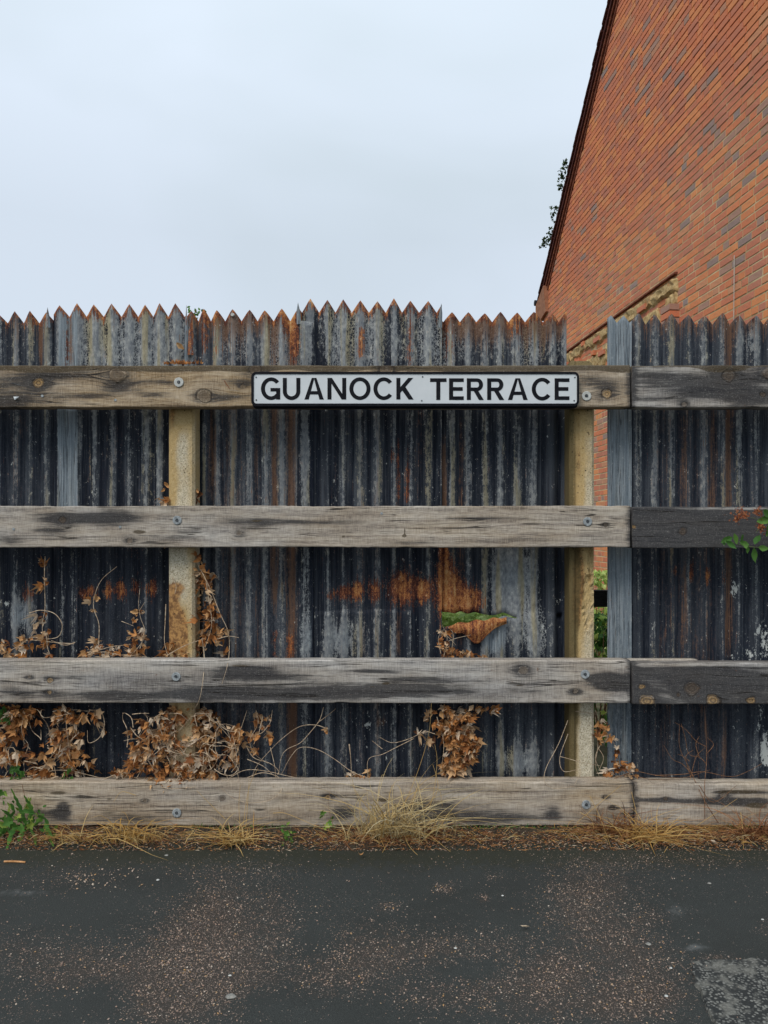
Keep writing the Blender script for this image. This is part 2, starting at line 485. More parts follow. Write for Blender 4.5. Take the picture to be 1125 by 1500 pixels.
def mat_brick():
    t = NT('stock_brick')
    p = t.pos()
    r = t.attr('rnd')
    n1 = t.noise(t.scale(p, (14, 14, 22)), 1, 4, 0.6)
    n2 = t.noise(p, 120, 4, 0.65)
    big = t.noise(p, 0.9, 3, 0.5)
    col = t.ramp(r, [(0.0, (0.44, 0.175, 0.115)), (0.22, (0.51, 0.18, 0.105)), (0.45, (0.56, 0.185, 0.095)), (0.64, (0.60, 0.205, 0.095)),
                     (0.78, (0.64, 0.25, 0.10)), (0.87, (0.40, 0.22, 0.155)), (0.95, (0.30, 0.205, 0.175)), (1.0, (0.26, 0.21, 0.20))])
    fl = t.step(t.m('ADD', n1, t.m('MULTIPLY', t.m('SUBTRACT', big, 0.5), 0.5)), 0.55, 0.70)
    col = t.mix(t.m('MULTIPLY', fl, 0.4), col, (0.24, 0.15, 0.12))
    col = t.mix(t.m('MULTIPLY', t.step(n2, 0.52, 0.66), 0.3), col, (0.56, 0.30, 0.19))
    col = t.mix(t.m('MULTIPLY', t.step(n2, 0.45, 0.28), 0.5), col, (0.14, 0.06, 0.035))
    return t.out(col, 0.92, t.bump(t.add(n2, t.m('MULTIPLY', n1, 0.6)), 0.5, 0.003), 0.15)


def simple(name, c1, c2, sc=60, rough=0.85, bump=0.4, bd=0.002, spec=0.2, c3=None, stretch=(1, 1, 1), detail=5):
    t = NT(name)
    p = t.scale(t.pos(), stretch)
    n = t.noise(p, sc, detail, 0.65)
    col = t.mix(t.step(n, 0.34, 0.66), c1, c2)
    if c3 is not None:
        col = t.mix(t.step(t.noise(p, sc * 0.17, 4, 0.6), 0.52, 0.64), col, c3)
    return t.out(col, rough, t.bump(n, bump, bd), spec)


def mat_leaf(name, stops, rough=0.75, trans=0.25):
    t = NT(name)
    p = t.pos()
    r = t.attr('rnd')
    n = t.noise(p, 180, 4, 0.6)
    col = t.ramp(r, stops)
    col = t.mix(t.m('MULTIPLY', t.step(n, 0.45, 0.7), 0.35), col, t.mix(0.5, col, (0.08, 0.04, 0.02)))
    t.out(col, rough, t.bump(n, 0.4, 0.001), 0.2)
    tr = t.n('ShaderNodeBsdfTranslucent', {'Color': col})
    mx = t.n('ShaderNodeMixShader', {'Fac': trans, 1: t.b.outputs[0], 2: tr.outputs[0]})
    t.t.links.new(mx.outputs[0], t.t.nodes['Material Output'].inputs['Surface'])
    return t.mat


def mat_asphalt():
    t = NT('worn_asphalt')
    p = t.pos()
    fine = t.noise(p, 330, 5, 0.75)
    mid = t.noise(p, 26, 5, 0.65)
    big = t.noise(t.scale(p, (1, 1.3, 1)), 2.3, 4, 0.6)
    a = t.sepc(t.attr('fa', 'Color'))  # grit density, mossy, pale scuff
    col = t.ramp(fine, [(0.30, (0.010, 0.0118, 0.0113)), (0.5, (0.028, 0.032, 0.0305)), (0.68, (0.08, 0.085, 0.08))])
    col = t.mix(t.m('MULTIPLY', t.step(big, 0.4, 0.65), 0.35), col, t.mix(fine, (0.007, 0.008, 0.007), (0.032, 0.033, 0.03)))
    col = t.mix(t.m('MULTIPLY', t.step(t.add(a[1], t.m('MULTIPLY', t.m('SUBTRACT', mid, 0.5), 1.3)), 0.35, 0.9), 0.7), col, t.mix(fine, (0.011, 0.013, 0.006), (0.036, 0.037, 0.021)))
    dnz = t.add(a[0], t.m('MULTIPLY', t.m('SUBTRACT', mid, 0.5), 1.4))
    col = t.mix(t.m('MULTIPLY', t.step(dnz, 0.1, 0.8), 0.6), col, t.mix(fine, (0.016, 0.012, 0.009), (0.085, 0.062, 0.048)))
    vo = t.n('ShaderNodeTexVoronoi', {'Vector': t.scale(p, (1, 1, 1)), 'Scale': 215.0}).outputs
    rc = t.sepc(vo['Color'])
    dens = t.m('ADD', a[0], t.m('MULTIPLY', t.m('SUBTRACT', mid, 0.5), 0.9))
    on = t.m('MULTIPLY', t.step(vo['Distance'], 0.40, 0.30), t.step(t.m('SUBTRACT', dens, rc[0]), -0.06, 0.02))
    sc = t.ramp(rc[1], [(0.0, (0.10, 0.085, 0.08)), (0.4, (0.19, 0.14, 0.115)), (0.75, (0.27, 0.20, 0.16)), (1.0, (0.36, 0.31, 0.26))])
    col = t.mix(t.m('MULTIPLY', on, 0.8), col, sc)
    sm = t.step(t.add(a[2], t.m('MULTIPLY', t.m('SUBTRACT', mid, 0.5), 1.2)), 0.3, 1.0)
    col = t.mix(t.m('MULTIPLY', sm, 0.6), col, (0.16, 0.17, 0.17))
    h = t.add(fine, t.m('MULTIPLY', on, 0.9), t.m('MULTIPLY', mid, 0.4))
    return t.out(col, 0.8, t.bump(h, 0.8, 0.002), 0.3)


def mat_patch():
    t = NT('coarse_pale_asphalt')
    p = t.pos()
    fine = t.noise(p, 260, 5, 0.75)
    mid = t.noise(p, 14, 4, 0.6)
    vo = t.n('ShaderNodeTexVoronoi', {'Vector': p, 'Scale': 105.0}).outputs
    rc = t.sepc(vo['Color'])
    col = t.mix(rc[0], (0.06, 0.062, 0.058), (0.22, 0.22, 0.20))
    col = t.mix(t.step(vo['Distance'], 0.32, 0.52), col, (0.028, 0.03, 0.03))
    dust = t.step(mid, 0.48, 0.62)
    col = t.mix(t.m('MULTIPLY', dust, 0.75), col, t.mix(fine, (0.11, 0.11, 0.098), (0.22, 0.215, 0.19)))
    return t.out(col, 0.88, t.bump(t.m('SUBTRACT', fine, t.m('MULTIPLY', vo['Distance'], 1.6)), 0.8, 0.003), 0.25)


MS, MW, MC_, MBR = mat_sheet(), mat_wood(), mat_concrete(), mat_brick()
M_MORTAR = simple('lime_mortar', (0.34, 0.25, 0.13), (0.58, 0.46, 0.27), 3)
M_RENDER = simple('ochre_mortar_smear', (0.30, 0.19, 0.075), (0.52, 0.38, 0.19), 22, bump=1.0, bd=0.012, c3=(0.36, 0.17, 0.075), detail=8)
M_TILE = simple('maroon_roof_tile', (0.045, 0.014, 0.012), (0.10, 0.028, 0.022), 30, rough=0.6)
M_CORBEL = simple('dark_verge_brick', (0.10, 0.03, 0.018), (0.24, 0.08, 0.045), 24)
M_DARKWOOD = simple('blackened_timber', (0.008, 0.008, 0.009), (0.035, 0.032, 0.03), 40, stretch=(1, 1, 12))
M_WHITE = simple('enamel_white', (0.58, 0.615, 0.635), (0.63, 0.66, 0.68), 8, rough=0.4, bump=0.05, bd=0.0005, spec=0.4)
M_BLACK = simple('black_paint', (0.0035, 0.004, 0.007), (0.009, 0.0095, 0.013), 30, rough=0.6, bump=0.1, bd=0.0005, spec=0.12)
M_ZINC = simple('dull_zinc', (0.16, 0.18, 0.19), (0.36, 0.39, 0.40), 90, rough=0.5, bump=0.3, bd=0.0006, spec=0.5)
M_ZINCW = simple('chalky_zinc', (0.38, 0.39, 0.37), (0.55, 0.56, 0.53), 90, rough=0.6, bump=0.3, bd=0.0006)
M_STEELD = simple('dark_bolt_steel', (0.03, 0.035, 0.04), (0.11, 0.12, 0.13), 90, rough=0.5)
M_SOIL = simple('litter_soil', (0.014, 0.011, 0.008), (0.075, 0.055, 0.036), 130, bump=1.0, bd=0.006, c3=(0.045, 0.036, 0.022), detail=8)
M_YARD = simple('yard_earth', (0.03, 0.035, 0.015), (0.09, 0.08, 0.045), 9, c3=(0.04, 0.07, 0.02))
M_STONE = NT('loose_chippings')
_r = M_STONE.attr('rnd')
M_STONE = M_STONE.out(M_STONE.ramp(_r, [(0.0, (0.12, 0.10, 0.09)), (0.3, (0.22, 0.165, 0.13)), (0.6, (0.33, 0.22, 0.165)), (0.8, (0.42, 0.34, 0.28)), (0.9, (0.38, 0.22, 0.09)), (1.0, (0.55, 0.52, 0.47))]), 0.8, None, 0.25)
DEAD = [(0.0, (0.12, 0.055, 0.03)), (0.18, (0.30, 0.12, 0.045)), (0.42, (0.58, 0.26, 0.085)), (0.6, (0.62, 0.37, 0.17)), (0.8, (0.64, 0.48, 0.32)), (1.0, (0.76, 0.64, 0.50))]
M_DEAD = mat_leaf('dead_leaf', DEAD)
M_STRAW = mat_leaf('dry_grass_blade', [(0.0, (0.30, 0.13, 0.04)), (0.35, (0.50, 0.29, 0.08)), (0.7, (0.56, 0.42, 0.19)), (1.0, (0.60, 0.52, 0.33))], trans=0.2)
M_RUSTW = mat_leaf('withered_weed', [(0.0, (0.09, 0.033, 0.018)), (0.5, (0.27, 0.11, 0.045)), (1.0, (0.48, 0.26, 0.11))], trans=0.15)
M_GREEN = mat_leaf('green_leaf', [(0.0, (0.03, 0.085, 0.02)), (0.4, (0.06, 0.17, 0.035)), (0.75, (0.13, 0.27, 0.05)), (1.0, (0.33, 0.38, 0.07))], rough=0.55, trans=0.3)
M_LIME = mat_leaf('lime_leaf', [(0.0, (0.20, 0.30, 0.06)), (0.5, (0.42, 0.60, 0.16)), (1.0, (0.66, 0.74, 0.32))], rough=0.6, trans=0.35)
M_DKGREEN = mat_leaf('dark_leaf', [(0.0, (0.02, 0.04, 0.015)), (1.0, (0.07, 0.12, 0.04))], trans=0.2)
M_FLOWER = mat_leaf('faded_orange_floret', [(0.0, (0.11, 0.025, 0.015)), (0.5, (0.36, 0.095, 0.03)), (1.0, (0.50, 0.22, 0.09))], trans=0.2)
M_STEM = simple('dry_vine_stem', (0.28, 0.19, 0.12), (0.58, 0.47, 0.34), 90)
M_STEMD = simple('brown_twig', (0.09, 0.045, 0.025), (0.24, 0.13, 0.07), 90)
M_GSTEM = simple('green_stem', (0.08, 0.12, 0.04), (0.2, 0.22, 0.1), 90)
M_ASPH, M_PATCH = mat_asphalt(), mat_patch()


# ------------------------------------------------------------------ the ground
def density(px, py):
    """how much loose grit lies at this spot (measured on the photograph, stored as ground positions)"""
    px = np.asarray(px, float); py = np.asarray(py, float)
    d = np.full(px.shape, 0.03)
    blobs = [(320, 1330, 45, 45, .7), (285, 1380, 60, 45, .9), (250, 1430, 75, 40, .85), (230, 1480, 60, 30, .7), (310, 1440, 60, 60, .6),
             (40, 1400, 80, 35, .45), (140, 1415, 70, 28, .55), (90, 1440, 60, 15, .4), (30, 1480, 40, 20, .3),
             (400, 1330, 30, 50, .3), (420, 1360, 60, 50, .25), (490, 1430, 70, 32, .6), (540, 1380, 50, 35, .4), (570, 1400, 60, 30, .45), (360, 1420, 60, 50, .45),
             (640, 1390, 40, 25, .5), (720, 1385, 55, 20, .45), (600, 1460, 40, 25, .35), (680, 1460, 60, 30, .45), (760, 1440, 60, 30, .5), (820, 1425, 45, 30, .85),
             (840, 1330, 45, 50, .5), (880, 1300, 60, 35, .55), (890, 1370, 55, 40, .5), (940, 1400, 60, 40, .5), (950, 1460, 60, 40, .85), (880, 1470, 60, 30, .65),
             (790, 1480, 60, 25, .4), (650, 1302, 14, 6, 1.1), (709, 1316, 9, 5, 1.0), (723, 1285, 10, 5, .8), (570, 1328, 11, 7, 1.0), (965, 1345, 40, 12, .4),
             (100, 1285, 60, 22, .25), (330, 1275, 90, 15, .2), (1050, 1403, 25, 6, .8), (1120, 1358, 12, 10, .8), (970, 1260, 140, 14, .35)]
    for x, y, rx, ry, s in blobs:
        d = d + s * np.exp(-((px - x) / rx) ** 2 - ((py - y) / ry) ** 2)
    for x, y, rx, ry in [(140, 1470, 50, 30), (520, 1485, 70, 18), (690, 1420, 50, 14), (1050, 1350, 80, 42), (460, 1375, 22, 30), (400, 1470, 60, 20), (130, 1330, 80, 25)]:
        d = d * (1 - 0.85 * np.exp(-(((px - x) / rx) ** 2 + ((py - y) / ry) ** 2) ** 2))
    return d


def px_of(x, y, z=0.0):
    return HX + np.asarray(x) * F / np.asarray(y), HY + (CAMZ - np.asarray(z)) * F / np.asarray(y)


mesh_obj('ground', [(-600, -600, -0.012), (600, -600, -0.012), (600, 900, -0.012), (-600, 900, -0.012)], [(0, 1, 2, 3)], M_YARD)['kind'] = 'structure'
# pavement: fine grid where the photograph looks, plain beyond
xs = np.concatenate([[-60, -20, -6], np.linspace(-3, 3, 151), [6, 20, 60]])
ys = np.concatenate([[-5, -1, 1.0], np.linspace(1.6, 3.3, 56)])
X, Y = np.meshgrid(xs, ys)
pxx, pyy = px_of(X, np.maximum(Y, 0.5))
dn = density(pxx, pyy)
moss = np.exp(-((Y - 3.2) / 0.22) ** 2) * 0.9
scuff = 0.9 * np.exp(-((pxx - 1022) / 22) ** 2 - ((pyy - 1388) / 8) ** 2) + 0.6 * np.exp(-((pxx - 990) / 25) ** 2 - ((pyy - 1335) / 18) ** 2) + 0.6 * np.exp(-((pxx - 30) / 60) ** 2 - ((pyy - 1308) / 8) ** 2)
Z = (fbm(X * 2.5, Y * 2.5, 5) - 0.5) * 0.006
nx, ny = len(xs), len(ys)
fc = [(j * nx + i, j * nx + i + 1, (j + 1) * nx + i + 1, (j + 1) * nx + i) for j in range(ny - 1) for i in range(nx - 1)]
tag(mesh_obj('pavement', np.stack([X.ravel(), Y.ravel(), Z.ravel()], 1), fc, M_ASPH, smooth=True,
             attrs={'fa': np.stack([np.clip(dn, 0, 1).ravel() * 0.75, moss.ravel(), np.clip(scuff, 0, 1).ravel(), np.ones(nx * ny)], 1)}), kind='structure')
# lighter coarse repair in the lower right corner, its own thin layer with a ragged rim
pa = [gp(1012, 1412), gp(1022, 1445), gp(1036, 1475), gp(1046, 1500), gp(1075, 1600), gp(1500, 1700), gp(1480, 1404), gp(1125, 1408), gp(1060, 1409)]
top = []
for i, a in enumerate(pa):
    b = pa[(i + 1) % len(pa)]
    for k in range(6):
        q = a.lerp(b, k / 6)
        top.append(Vector((q.x + R.uniform(-.006, .006), q.y + R.uniform(-.006, .006), 0.0085)))
cen = Vector((sum(q.x for q in top) / len(top), sum(q.y for q in top) / len(top), 0.0085))
N = len(top)
vv = [cen] + top + [Vector((q.x, q.y, -0.006)) + (q - cen).normalized() * 0.006 for q in top]
fs = [(0, 1 + i, 1 + (i + 1) % N) for i in range(N)] + [(1 + i, 1 + N + i, 1 + N + (i + 1) % N, 1 + (i + 1) % N) for i in range(N)]
tag(mesh_obj('pavement_patch', vv, fs, M_PATCH), kind='structure')
# soil strip banked against the bottom rail
xs = np.arange(-5.5, 5.5, 0.012); ts = np.linspace(0, 1, 22)
X, T = np.meshgrid(xs, ts)
edge = 3.225 + 0.05 * (fbm(X * 3.1, 0 * X, 3) - 0.5) + 0.03 * (fbm(X * 17, 0 * X, 4) - 0.5)
cx_ = HX + X * F / 3.25
edge = edge + 0.03 * np.exp(-((cx_ - 330) / 80) ** 2) - 0.05 * np.exp(-((cx_ - 510) / 60) ** 2)
Yg = edge + T * (3.62 - edge)
Zg = -0.012 + 0.034 * np.clip(T * 2.6, 0, 1) ** 0.7 + 0.012 * (fbm(X * 28, Yg * 28, 8) - 0.5) * np.clip(T * 6, 0, 1) + 0.006 * (fbm(X * 90, Yg * 90, 9) - 0.5)
nx, ny = len(xs), len(ts)
fc = [(j * nx + i, j * nx + i + 1, (j + 1) * nx + i + 1, (j + 1) * nx + i) for j in range(ny - 1) for i in range(nx - 1)]
tag(mesh_obj('soil_strip', np.stack([X.ravel(), Yg.ravel(), Zg.ravel()], 1), fc, M_SOIL, smooth=True), kind='structure')


def pebble_into(mb, p, s, a, m=0):
    q = Euler((R.uniform(-.5, .5), R.uniform(-.5, .5), R.uniform(0, 6.3))).to_matrix()
    e = [(1, 0, 0), (0.1, 0.8, 0), (-1, 0.1, 0), (0, -0.7, 0), (0.1, 0.1, 0.55), (0, 0, -0.4)]
    vs_ = [p + q @ Vector([c * s * R.uniform(.75, 1.25) for c in v]) for v in e]
    mb.add(vs_, [(0, 1, 4), (1, 2, 4), (2, 3, 4), (3, 0, 4), (1, 0, 5), (2, 1, 5), (3, 2, 5), (0, 3, 5)], a, m)


g = MB()
nr = np.random.RandomState(5)
cx = nr.uniform(-1.75, 1.75, 120000); cy = nr.uniform(1.85, 3.26, 120000)
qx, qy = px_of(cx, cy)
dd = density(qx, qy) * np.clip(0.35 + 1.5 * (fbm(cx * 14, cy * 14, 2) - 0.25), 0, 2)
inpatch = (qx > 1012 + (qy - 1410) * 0.4) & (qy > 1408)
dd = np.where(inpatch, dd * 0.1, dd)
keep = nr.uniform(0, 1, len(cx)) < dd * 0.72
for x, y, ip in zip(cx[keep], cy[keep], inpatch[keep]):
    s = R.choice([.0013, .0016, .002, .0024, .0028, .0036]) * R.uniform(.8, 1.2)
    pebble_into(g, Vector((x, y, (0.0095 if ip else 0.001) + s * 0.2)), s, min(0.97, R.random() ** 1.5))
tag(g.build('loose_grit', M_STONE), kind='stuff')
# litter on the soil: bits of stalk, crumbs, stones
g = MB()
for i in range(6500):
    x = R.uniform(-2.1, 2.1); y = 3.2 + abs(R.gauss(0, 0.09))
    if y > 3.4: continue
    z = -0.004 + 0.03 * min(1, max(0, (y - 3.22) / 0.14)) ** 0.7 + 0.004
    if R.random() < 0.45:
        pebble_into(g, Vector((x, y, z)), R.uniform(.0015, .0045), R.random() * 0.9)
    else:
        L = R.uniform(.006, .03); an = R.uniform(0, 6.3)
        d = Vector((math.cos(an), math.sin(an) * 0.6, R.uniform(-.15, .35))) * L
        p = Vector((x, y, z + 0.002))
        w = Vector((-d.y, d.x, 0)).normalized() * R.uniform(.0006, .003)
        m = p + d * 0.5 + Vector((0, 0, R.uniform(0, .004)))
        g.add([p - w * .4, m - w, p + d, m + w], [(0, 1, 2), (0, 2, 3)], R.random(), 1 if R.random() < .6 else 2)
tag(g.build('leaf_litter', [M_STONE, M_RUSTW, M_DEAD]), kind='stuff')


# ------------------------------------------------------------------ the house behind the fence
WA, WB = 3.8, -0.0817                      # gable wall face: X = WA + WB * Y
ud = Vector((WB, 1, 0)).normalized()
nd = Vector((-ud.y, ud.x, 0))              # outward, towards the left
Y_FAR, Y_NEAR, EAVE, Y_RIDGE = 13.1, 4.9, 5.31, 9.0
K = 0.888
UL = (Y_FAR - Y_NEAR) / ud.y
W0 = Vector((WA + WB * Y_NEAR, Y_NEAR, 0))


def wp(u, z, o=0.0):
    return W0 + ud * u + nd * o + Vector((0, 0, z))


def roofz(u):
    y = Y_NEAR + u * ud.y
    return EAVE + K * (min(Y_FAR - y, y - Y_NEAR))


house = empty('brick_house', wp(UL / 2, 0), 'red brick house gable with a steep tiled roof edge, rising behind the fence gap', 'house')
UR = UL / 2
D = -6.0
mb = MB()
o0 = -0.0035
vsw = [wp(0, -.01, o0), wp(UL, -.01, o0), wp(UL, EAVE, o0), wp(UR, roofz(UR), o0), wp(0, EAVE, o0)]
vsb = [v + nd * D for v in vsw]
mb.add(vsw + vsb, [(0, 1, 2, 3, 4)[::-1], (5, 6, 7, 8, 9), (0, 5, 6, 1)[::-1], (1, 6, 7, 2)[::-1], (0, 4, 9, 5)[::-1]])
wall = mb.build('wall', M_MORTAR, house)

# bricks, Flemish-like mixture of headers and stretchers
bricks = []
nc = int(9.4 / 0.075)
for k in range(nc):
    z = k * 0.075
    u = -R.random() * 0.11 - (0.112 if k % 2 else 0)
    while u < UL:
        L = 0.1025 if R.random() < (0.85 if k % 5 == 3 else 0.16) else 0.215
        a, b = max(u, 0.0), min(u + L, UL)
        u += L + 0.0115
        if b - a < 0.03: continue
        zt = z + 0.0655 - 0.003 * (1 if z < 5.0 else 0)
        if zt > min(roofz(a), roofz(b)) - 0.02: continue
        rr = R.random()
        if rr > .86 and float(fbm(u * .9, z * 1.6, 41)) < .52: rr *= .8
        bricks.append([a, b, z, zt, rr])
proj = []
for i, (a, b, z, zt, rr) in enumerate(bricks):
    pa_, pb_ = wp(a, z), wp(b, zt)
    x0, y0 = HX + pa_.x * F / pa_.y, HY - (pa_.z - CAMZ) * F / pa_.y
    x1, y1 = HX + pb_.x * F / pb_.y, HY - (pb_.z - CAMZ) * F / pb_.y
    vis = (x1 < 1122 and y1 > -5 and y0 < 470)
    proj.append((abs(x1 - x0) * 0.0668 * F / pa_.y if vis else 0, i))
proj.sort(reverse=True)
single = {i for s, i in proj[:300] if s > 0}


def brick_geo(a, b, z, zt, pr, jit=0.0015):
    j = lambda: R.uniform(-jit, jit)
    c = 0.003
    back = [wp(a, z, -.02), wp(b, z, -.02), wp(b, zt, -.02), wp(a, zt, -.02)]
    mid_ = [wp(a + j(), z + j(), pr - c), wp(b + j(), z + j(), pr - c), wp(b + j(), zt + j(), pr - c), wp(a + j(), zt + j(), pr - c)]
    fr = [wp(a + c, z + c, pr + j()), wp(b - c, z + c, pr + j()), wp(b - c, zt - c, pr + j()), wp(a + c, zt - c, pr + j())]
    fs_ = []
    for q in range(4):
        r_ = (q + 1) % 4
        fs_ += [(q, 4 + q, 4 + r_, r_), (4 + q, 8 + q, 8 + r_, 4 + r_)]
    fs_ += [(8, 11, 10, 9)]
    return back + mid_ + fr, fs_


far = MB()
cls = {}
for i, (a, b, z, zt, rr) in enumerate(bricks):
    ym = Y_NEAR + (a + b) / 2 * ud.y
    pr = R.uniform(-0.0015, 0.002) + 0.008 * min(1, max(0, (z - 4.6) / 1.6))
    rough_zone = (2.95 < z < 4.02 and ym > 8.15)
    if rough_zone:
        pr += R.choice([-0.003, 0, 0, 0.012, 0.045]) if R.random() < 0.5 else 0
        rr = rr * 0.8
    if i in single and not rough_zone:
        key = (round((b - a), 3), int(rr * 14))
        if key[0] in (0.215, 0.102, 0.103) and key in cls:
            o = bpy.data.objects.new('brick', cls[key])
            C.objects.link(o); o.parent = wall
            base = wp(a, z, pr)
            o.location = base - Vector(wall['_o'])
            o['_o'] = list(base)
            continue
        vs_, fs_ = brick_geo(a, b, z, zt, pr)
        base = wp(a, z, pr)
        o = mesh_obj('brick', vs_, fs_, MBR, wall, origin=base, attrs={'rnd': [(int(rr * 14) + .5) / 14] * len(vs_)})
        if key[0] in (0.215, 0.102, 0.103): cls[key] = o.data
    else:
        vs_, fs_ = brick_geo(a, b, z, zt, pr)
        far.add(vs_, fs_, rr)
fo = far.build('brickwork', MBR, wall)
fo['kind'] = 'stuff'

# scar of a demolished lean-to: ledge, ochre mortar band, short brick stub
mb = MB()


def slab(mb, u0, u1, z0, z1, o0_, o1_, n=24, jag=0.03, seed=1, a=0.5):
    us = np.linspace(u0, u1, n)
    rows = 5
    b = len(mb.v)
    for i, u in enumerate(us):
        for r_ in range(rows):
            t = r_ / (rows - 1)
            zz0 = z0 + jag * (vn(i * .8, seed, seed) - .5)
            zz1 = z1 + jag * 0.3 * (vn(i * .9, seed + 4, seed) - .5)
            oo = (o0_ + (o1_ - o0_) * vn(i * 0.9, r_ * 1.3, seed + 7)) * (1 if 0 < r_ < rows - 1 else 0.0) - (0.02 if r_ in (0, rows - 1) else 0)
            if i in (0, n - 1): oo = -0.02
            mb.v.append(tuple(wp(u, zz0 + (zz1 - zz0) * t, oo))); mb.a.append(a)
    for i in range(n - 1):
        for r_ in range(rows - 1):
            q = b + i * rows + r_
            mb.f.append((q, q + 1, q + rows + 1, q + rows)); mb.m.append(0)


uY = lambda y: (y - Y_NEAR) / ud.y
slab(mb, uY(8.15), uY(12.9), 3.86, 4.06, 0.012, 0.05, 70, 0.10, 3)
slab(mb, uY(8.6), uY(9.5), 3.60, 3.87, 0.004, 0.03, 24, 0.16, 5)
slab(mb, uY(10.0), uY(12.4), 3.50, 3.80, 0.003, 0.028, 40, 0.22, 9)
slab(mb, uY(8.18), uY(8.45), 3.70, 3.90, 0.01, 0.06, 10, 0.10, 11)
mb.build('mortar_band', M_RENDER, wall, smooth=False)
mb = MB()
for k in range(46):
    u = uY(8.2) + k * 0.1035
    a_, b_, z_, t_ = u, u + 0.094, 4.062, 4.085
    vs_, fs_ = brick_geo(a_, b_, z_, t_, 0.035)
    mb.add(vs_, fs_, R.random() * .5)
mb.build('drip_ledge', M_CORBEL, wall)
stub = None
for k in range(5):
    c = wp(uY(8.26), 3.70 - 0.075 * k, 0.045)
    rot = Matrix.Rotation(math.atan2(ud.x, ud.y) * -1, 3, 'Z')
    mb = MB(); mb.box(c, (0.13, 0.215, 0.063), rot, a=R.choice([.2, .45, .9]))
    mb.build('brick', MBR, wall, origin=c)
# verge: stepped brick corbels below, overlapping tiles above
for side in (0, 1):
    ua, ub = (UR, UL + 0.03) if side == 0 else (UR, -0.03)
    za, zb = roofz(UR), EAVE - K * 0.03 * ud.y
    for lvl, (off, dz, th) in enumerate([(0.022, -0.135, 0.06), (0.048, -0.07, 0.06), (0.075, -0.005, 0.06)]):
        mb = MB()
        A0, B0 = wp(ua, za + dz, 0), wp(ub, zb + dz, 0)
        q = [wp(ua, za + dz - th, -.02), wp(ub, zb + dz - th, -.02), wp(ub, zb + dz, -.02), wp(ua, za + dz, -.02)]
        q2 = [v + nd * (off + .02) for v in q]
        fs_ = [(0, 1, 2, 3), (4, 7, 6, 5), (0, 4, 5, 1), (1, 5, 6, 2), (2, 6, 7, 3), (3, 7, 4, 0)]
        mb.add(q + q2, fs_)
        mb.build('verge_course', M_CORBEL if lvl < 2 else M_TILE, house)
    nt = 46
    for i in range(nt):
        t0, t1 = i / nt, (i + 1) / nt + 0.012
        u0, u1 = ua + (ub - ua) * t0, ua + (ub - ua) * t1
        z0 = roofz(UR) + (zb - za) * t0
        z1 = roofz(UR) + (zb - za) * t1
        lo = 0.012; up = 0.034
        ex = R.uniform(-.006, .006)
        vsT = []
        for oo in (0.105 + ex, -0.2):
            vsT += [wp(u0, z0 + lo - .008, oo), wp(u1, z1 + lo + 0.012, oo), wp(u1, z1 + up + .012, oo), wp(u0, z0 + up - .008, oo)]
        mb = MB(); mb.add(vsT, [(0, 1, 2, 3), (4, 7, 6, 5), (0, 4, 5, 1), (1, 5, 6, 2), (2, 6, 7, 3), (3, 7, 4, 0)])
        mb.build('verge_tile', M_TILE, house)
    mb = MB()
    q = [wp(ua, za + .002, -.19), wp(ub, zb + .002, -.19), wp(ub, zb + .03, -.19), wp(ua, za + .03, -.19)]
    mb.add(q + [v + nd * (D - .1) for v in q], [(0, 1, 2, 3), (4, 7, 6, 5), (0, 4, 5, 1), (1, 5, 6, 2), (2, 6, 7, 3), (3, 7, 4, 0)])
    mb.build('roof', M_TILE, house)
# boxed eaves end (brick coloured, tapering at its foot) with the gutter end above it
mb = MB()
prof = [(UL - 0.25, EAVE + 0.10), (UL + 0.22, EAVE - 0.10), (UL + 0.22, EAVE - 0.26), (UL + 0.10, EAVE - 0.40), (UL - 0.25, EAVE - 0.33)]
q = [wp(a, b, 0.088 if i_ < 3 else .05) for i_, (a, b) in enumerate(prof)]; q2 = [wp(a, b, -0.3) for a, b in prof]
mb.add(q + q2, [tuple(range(5)), tuple(range(9, 4, -1))] + [(i, i + 5, (i + 1) % 5 + 5, (i + 1) % 5) for i in range(5)])
mb.build('eaves_box', simple('eaves_render', (0.26, 0.12, 0.07), (0.36, 0.17, 0.10), 12), house)
mb = MB()
mb.tube([wp(UL + 0.24, EAVE - 0.05, 0.10), wp(UL + 0.24, EAVE - 0.05, -6.0)], 0.05, n=10)
mb.build('gutter', M_BLACK, house)
# a hanging wire on the wall
mb = MB()
wy = 7.05
mb.tube([wp(uY(wy), 3.85, 0.012), wp(uY(wy) - .01, 3.5, 0.02), wp(uY(wy) + .012, 3.1, .012), wp(uY(wy), 2.6, .012)], 0.004, n=5)
mb.build('cable', simple('pale_cable', (.4, .36, .32), (.5, .46, .4), 20), house)


# ------------------------------------------------------------------ the fence
YR0, YR1 = 3.40, 3.475      # rails, front and back
YS = 3.592                  # middle plane of the corrugated sheets
FO = Vector((0, 3.5, 0))
fence = empty('fence', FO, 'tarred corrugated iron fence with pointed top, grey timber rails and concrete posts', 'fence')

G = lambda x, y, cx, cy, rx, ry: np.exp(-((x - cx) / rx) ** 2 - ((y - cy) / ry) ** 2)
BOX = lambda v, a, b, s: 1 / (1 + np.exp(-(v - a) / s)) * 1 / (1 + np.exp((v - b) / s))


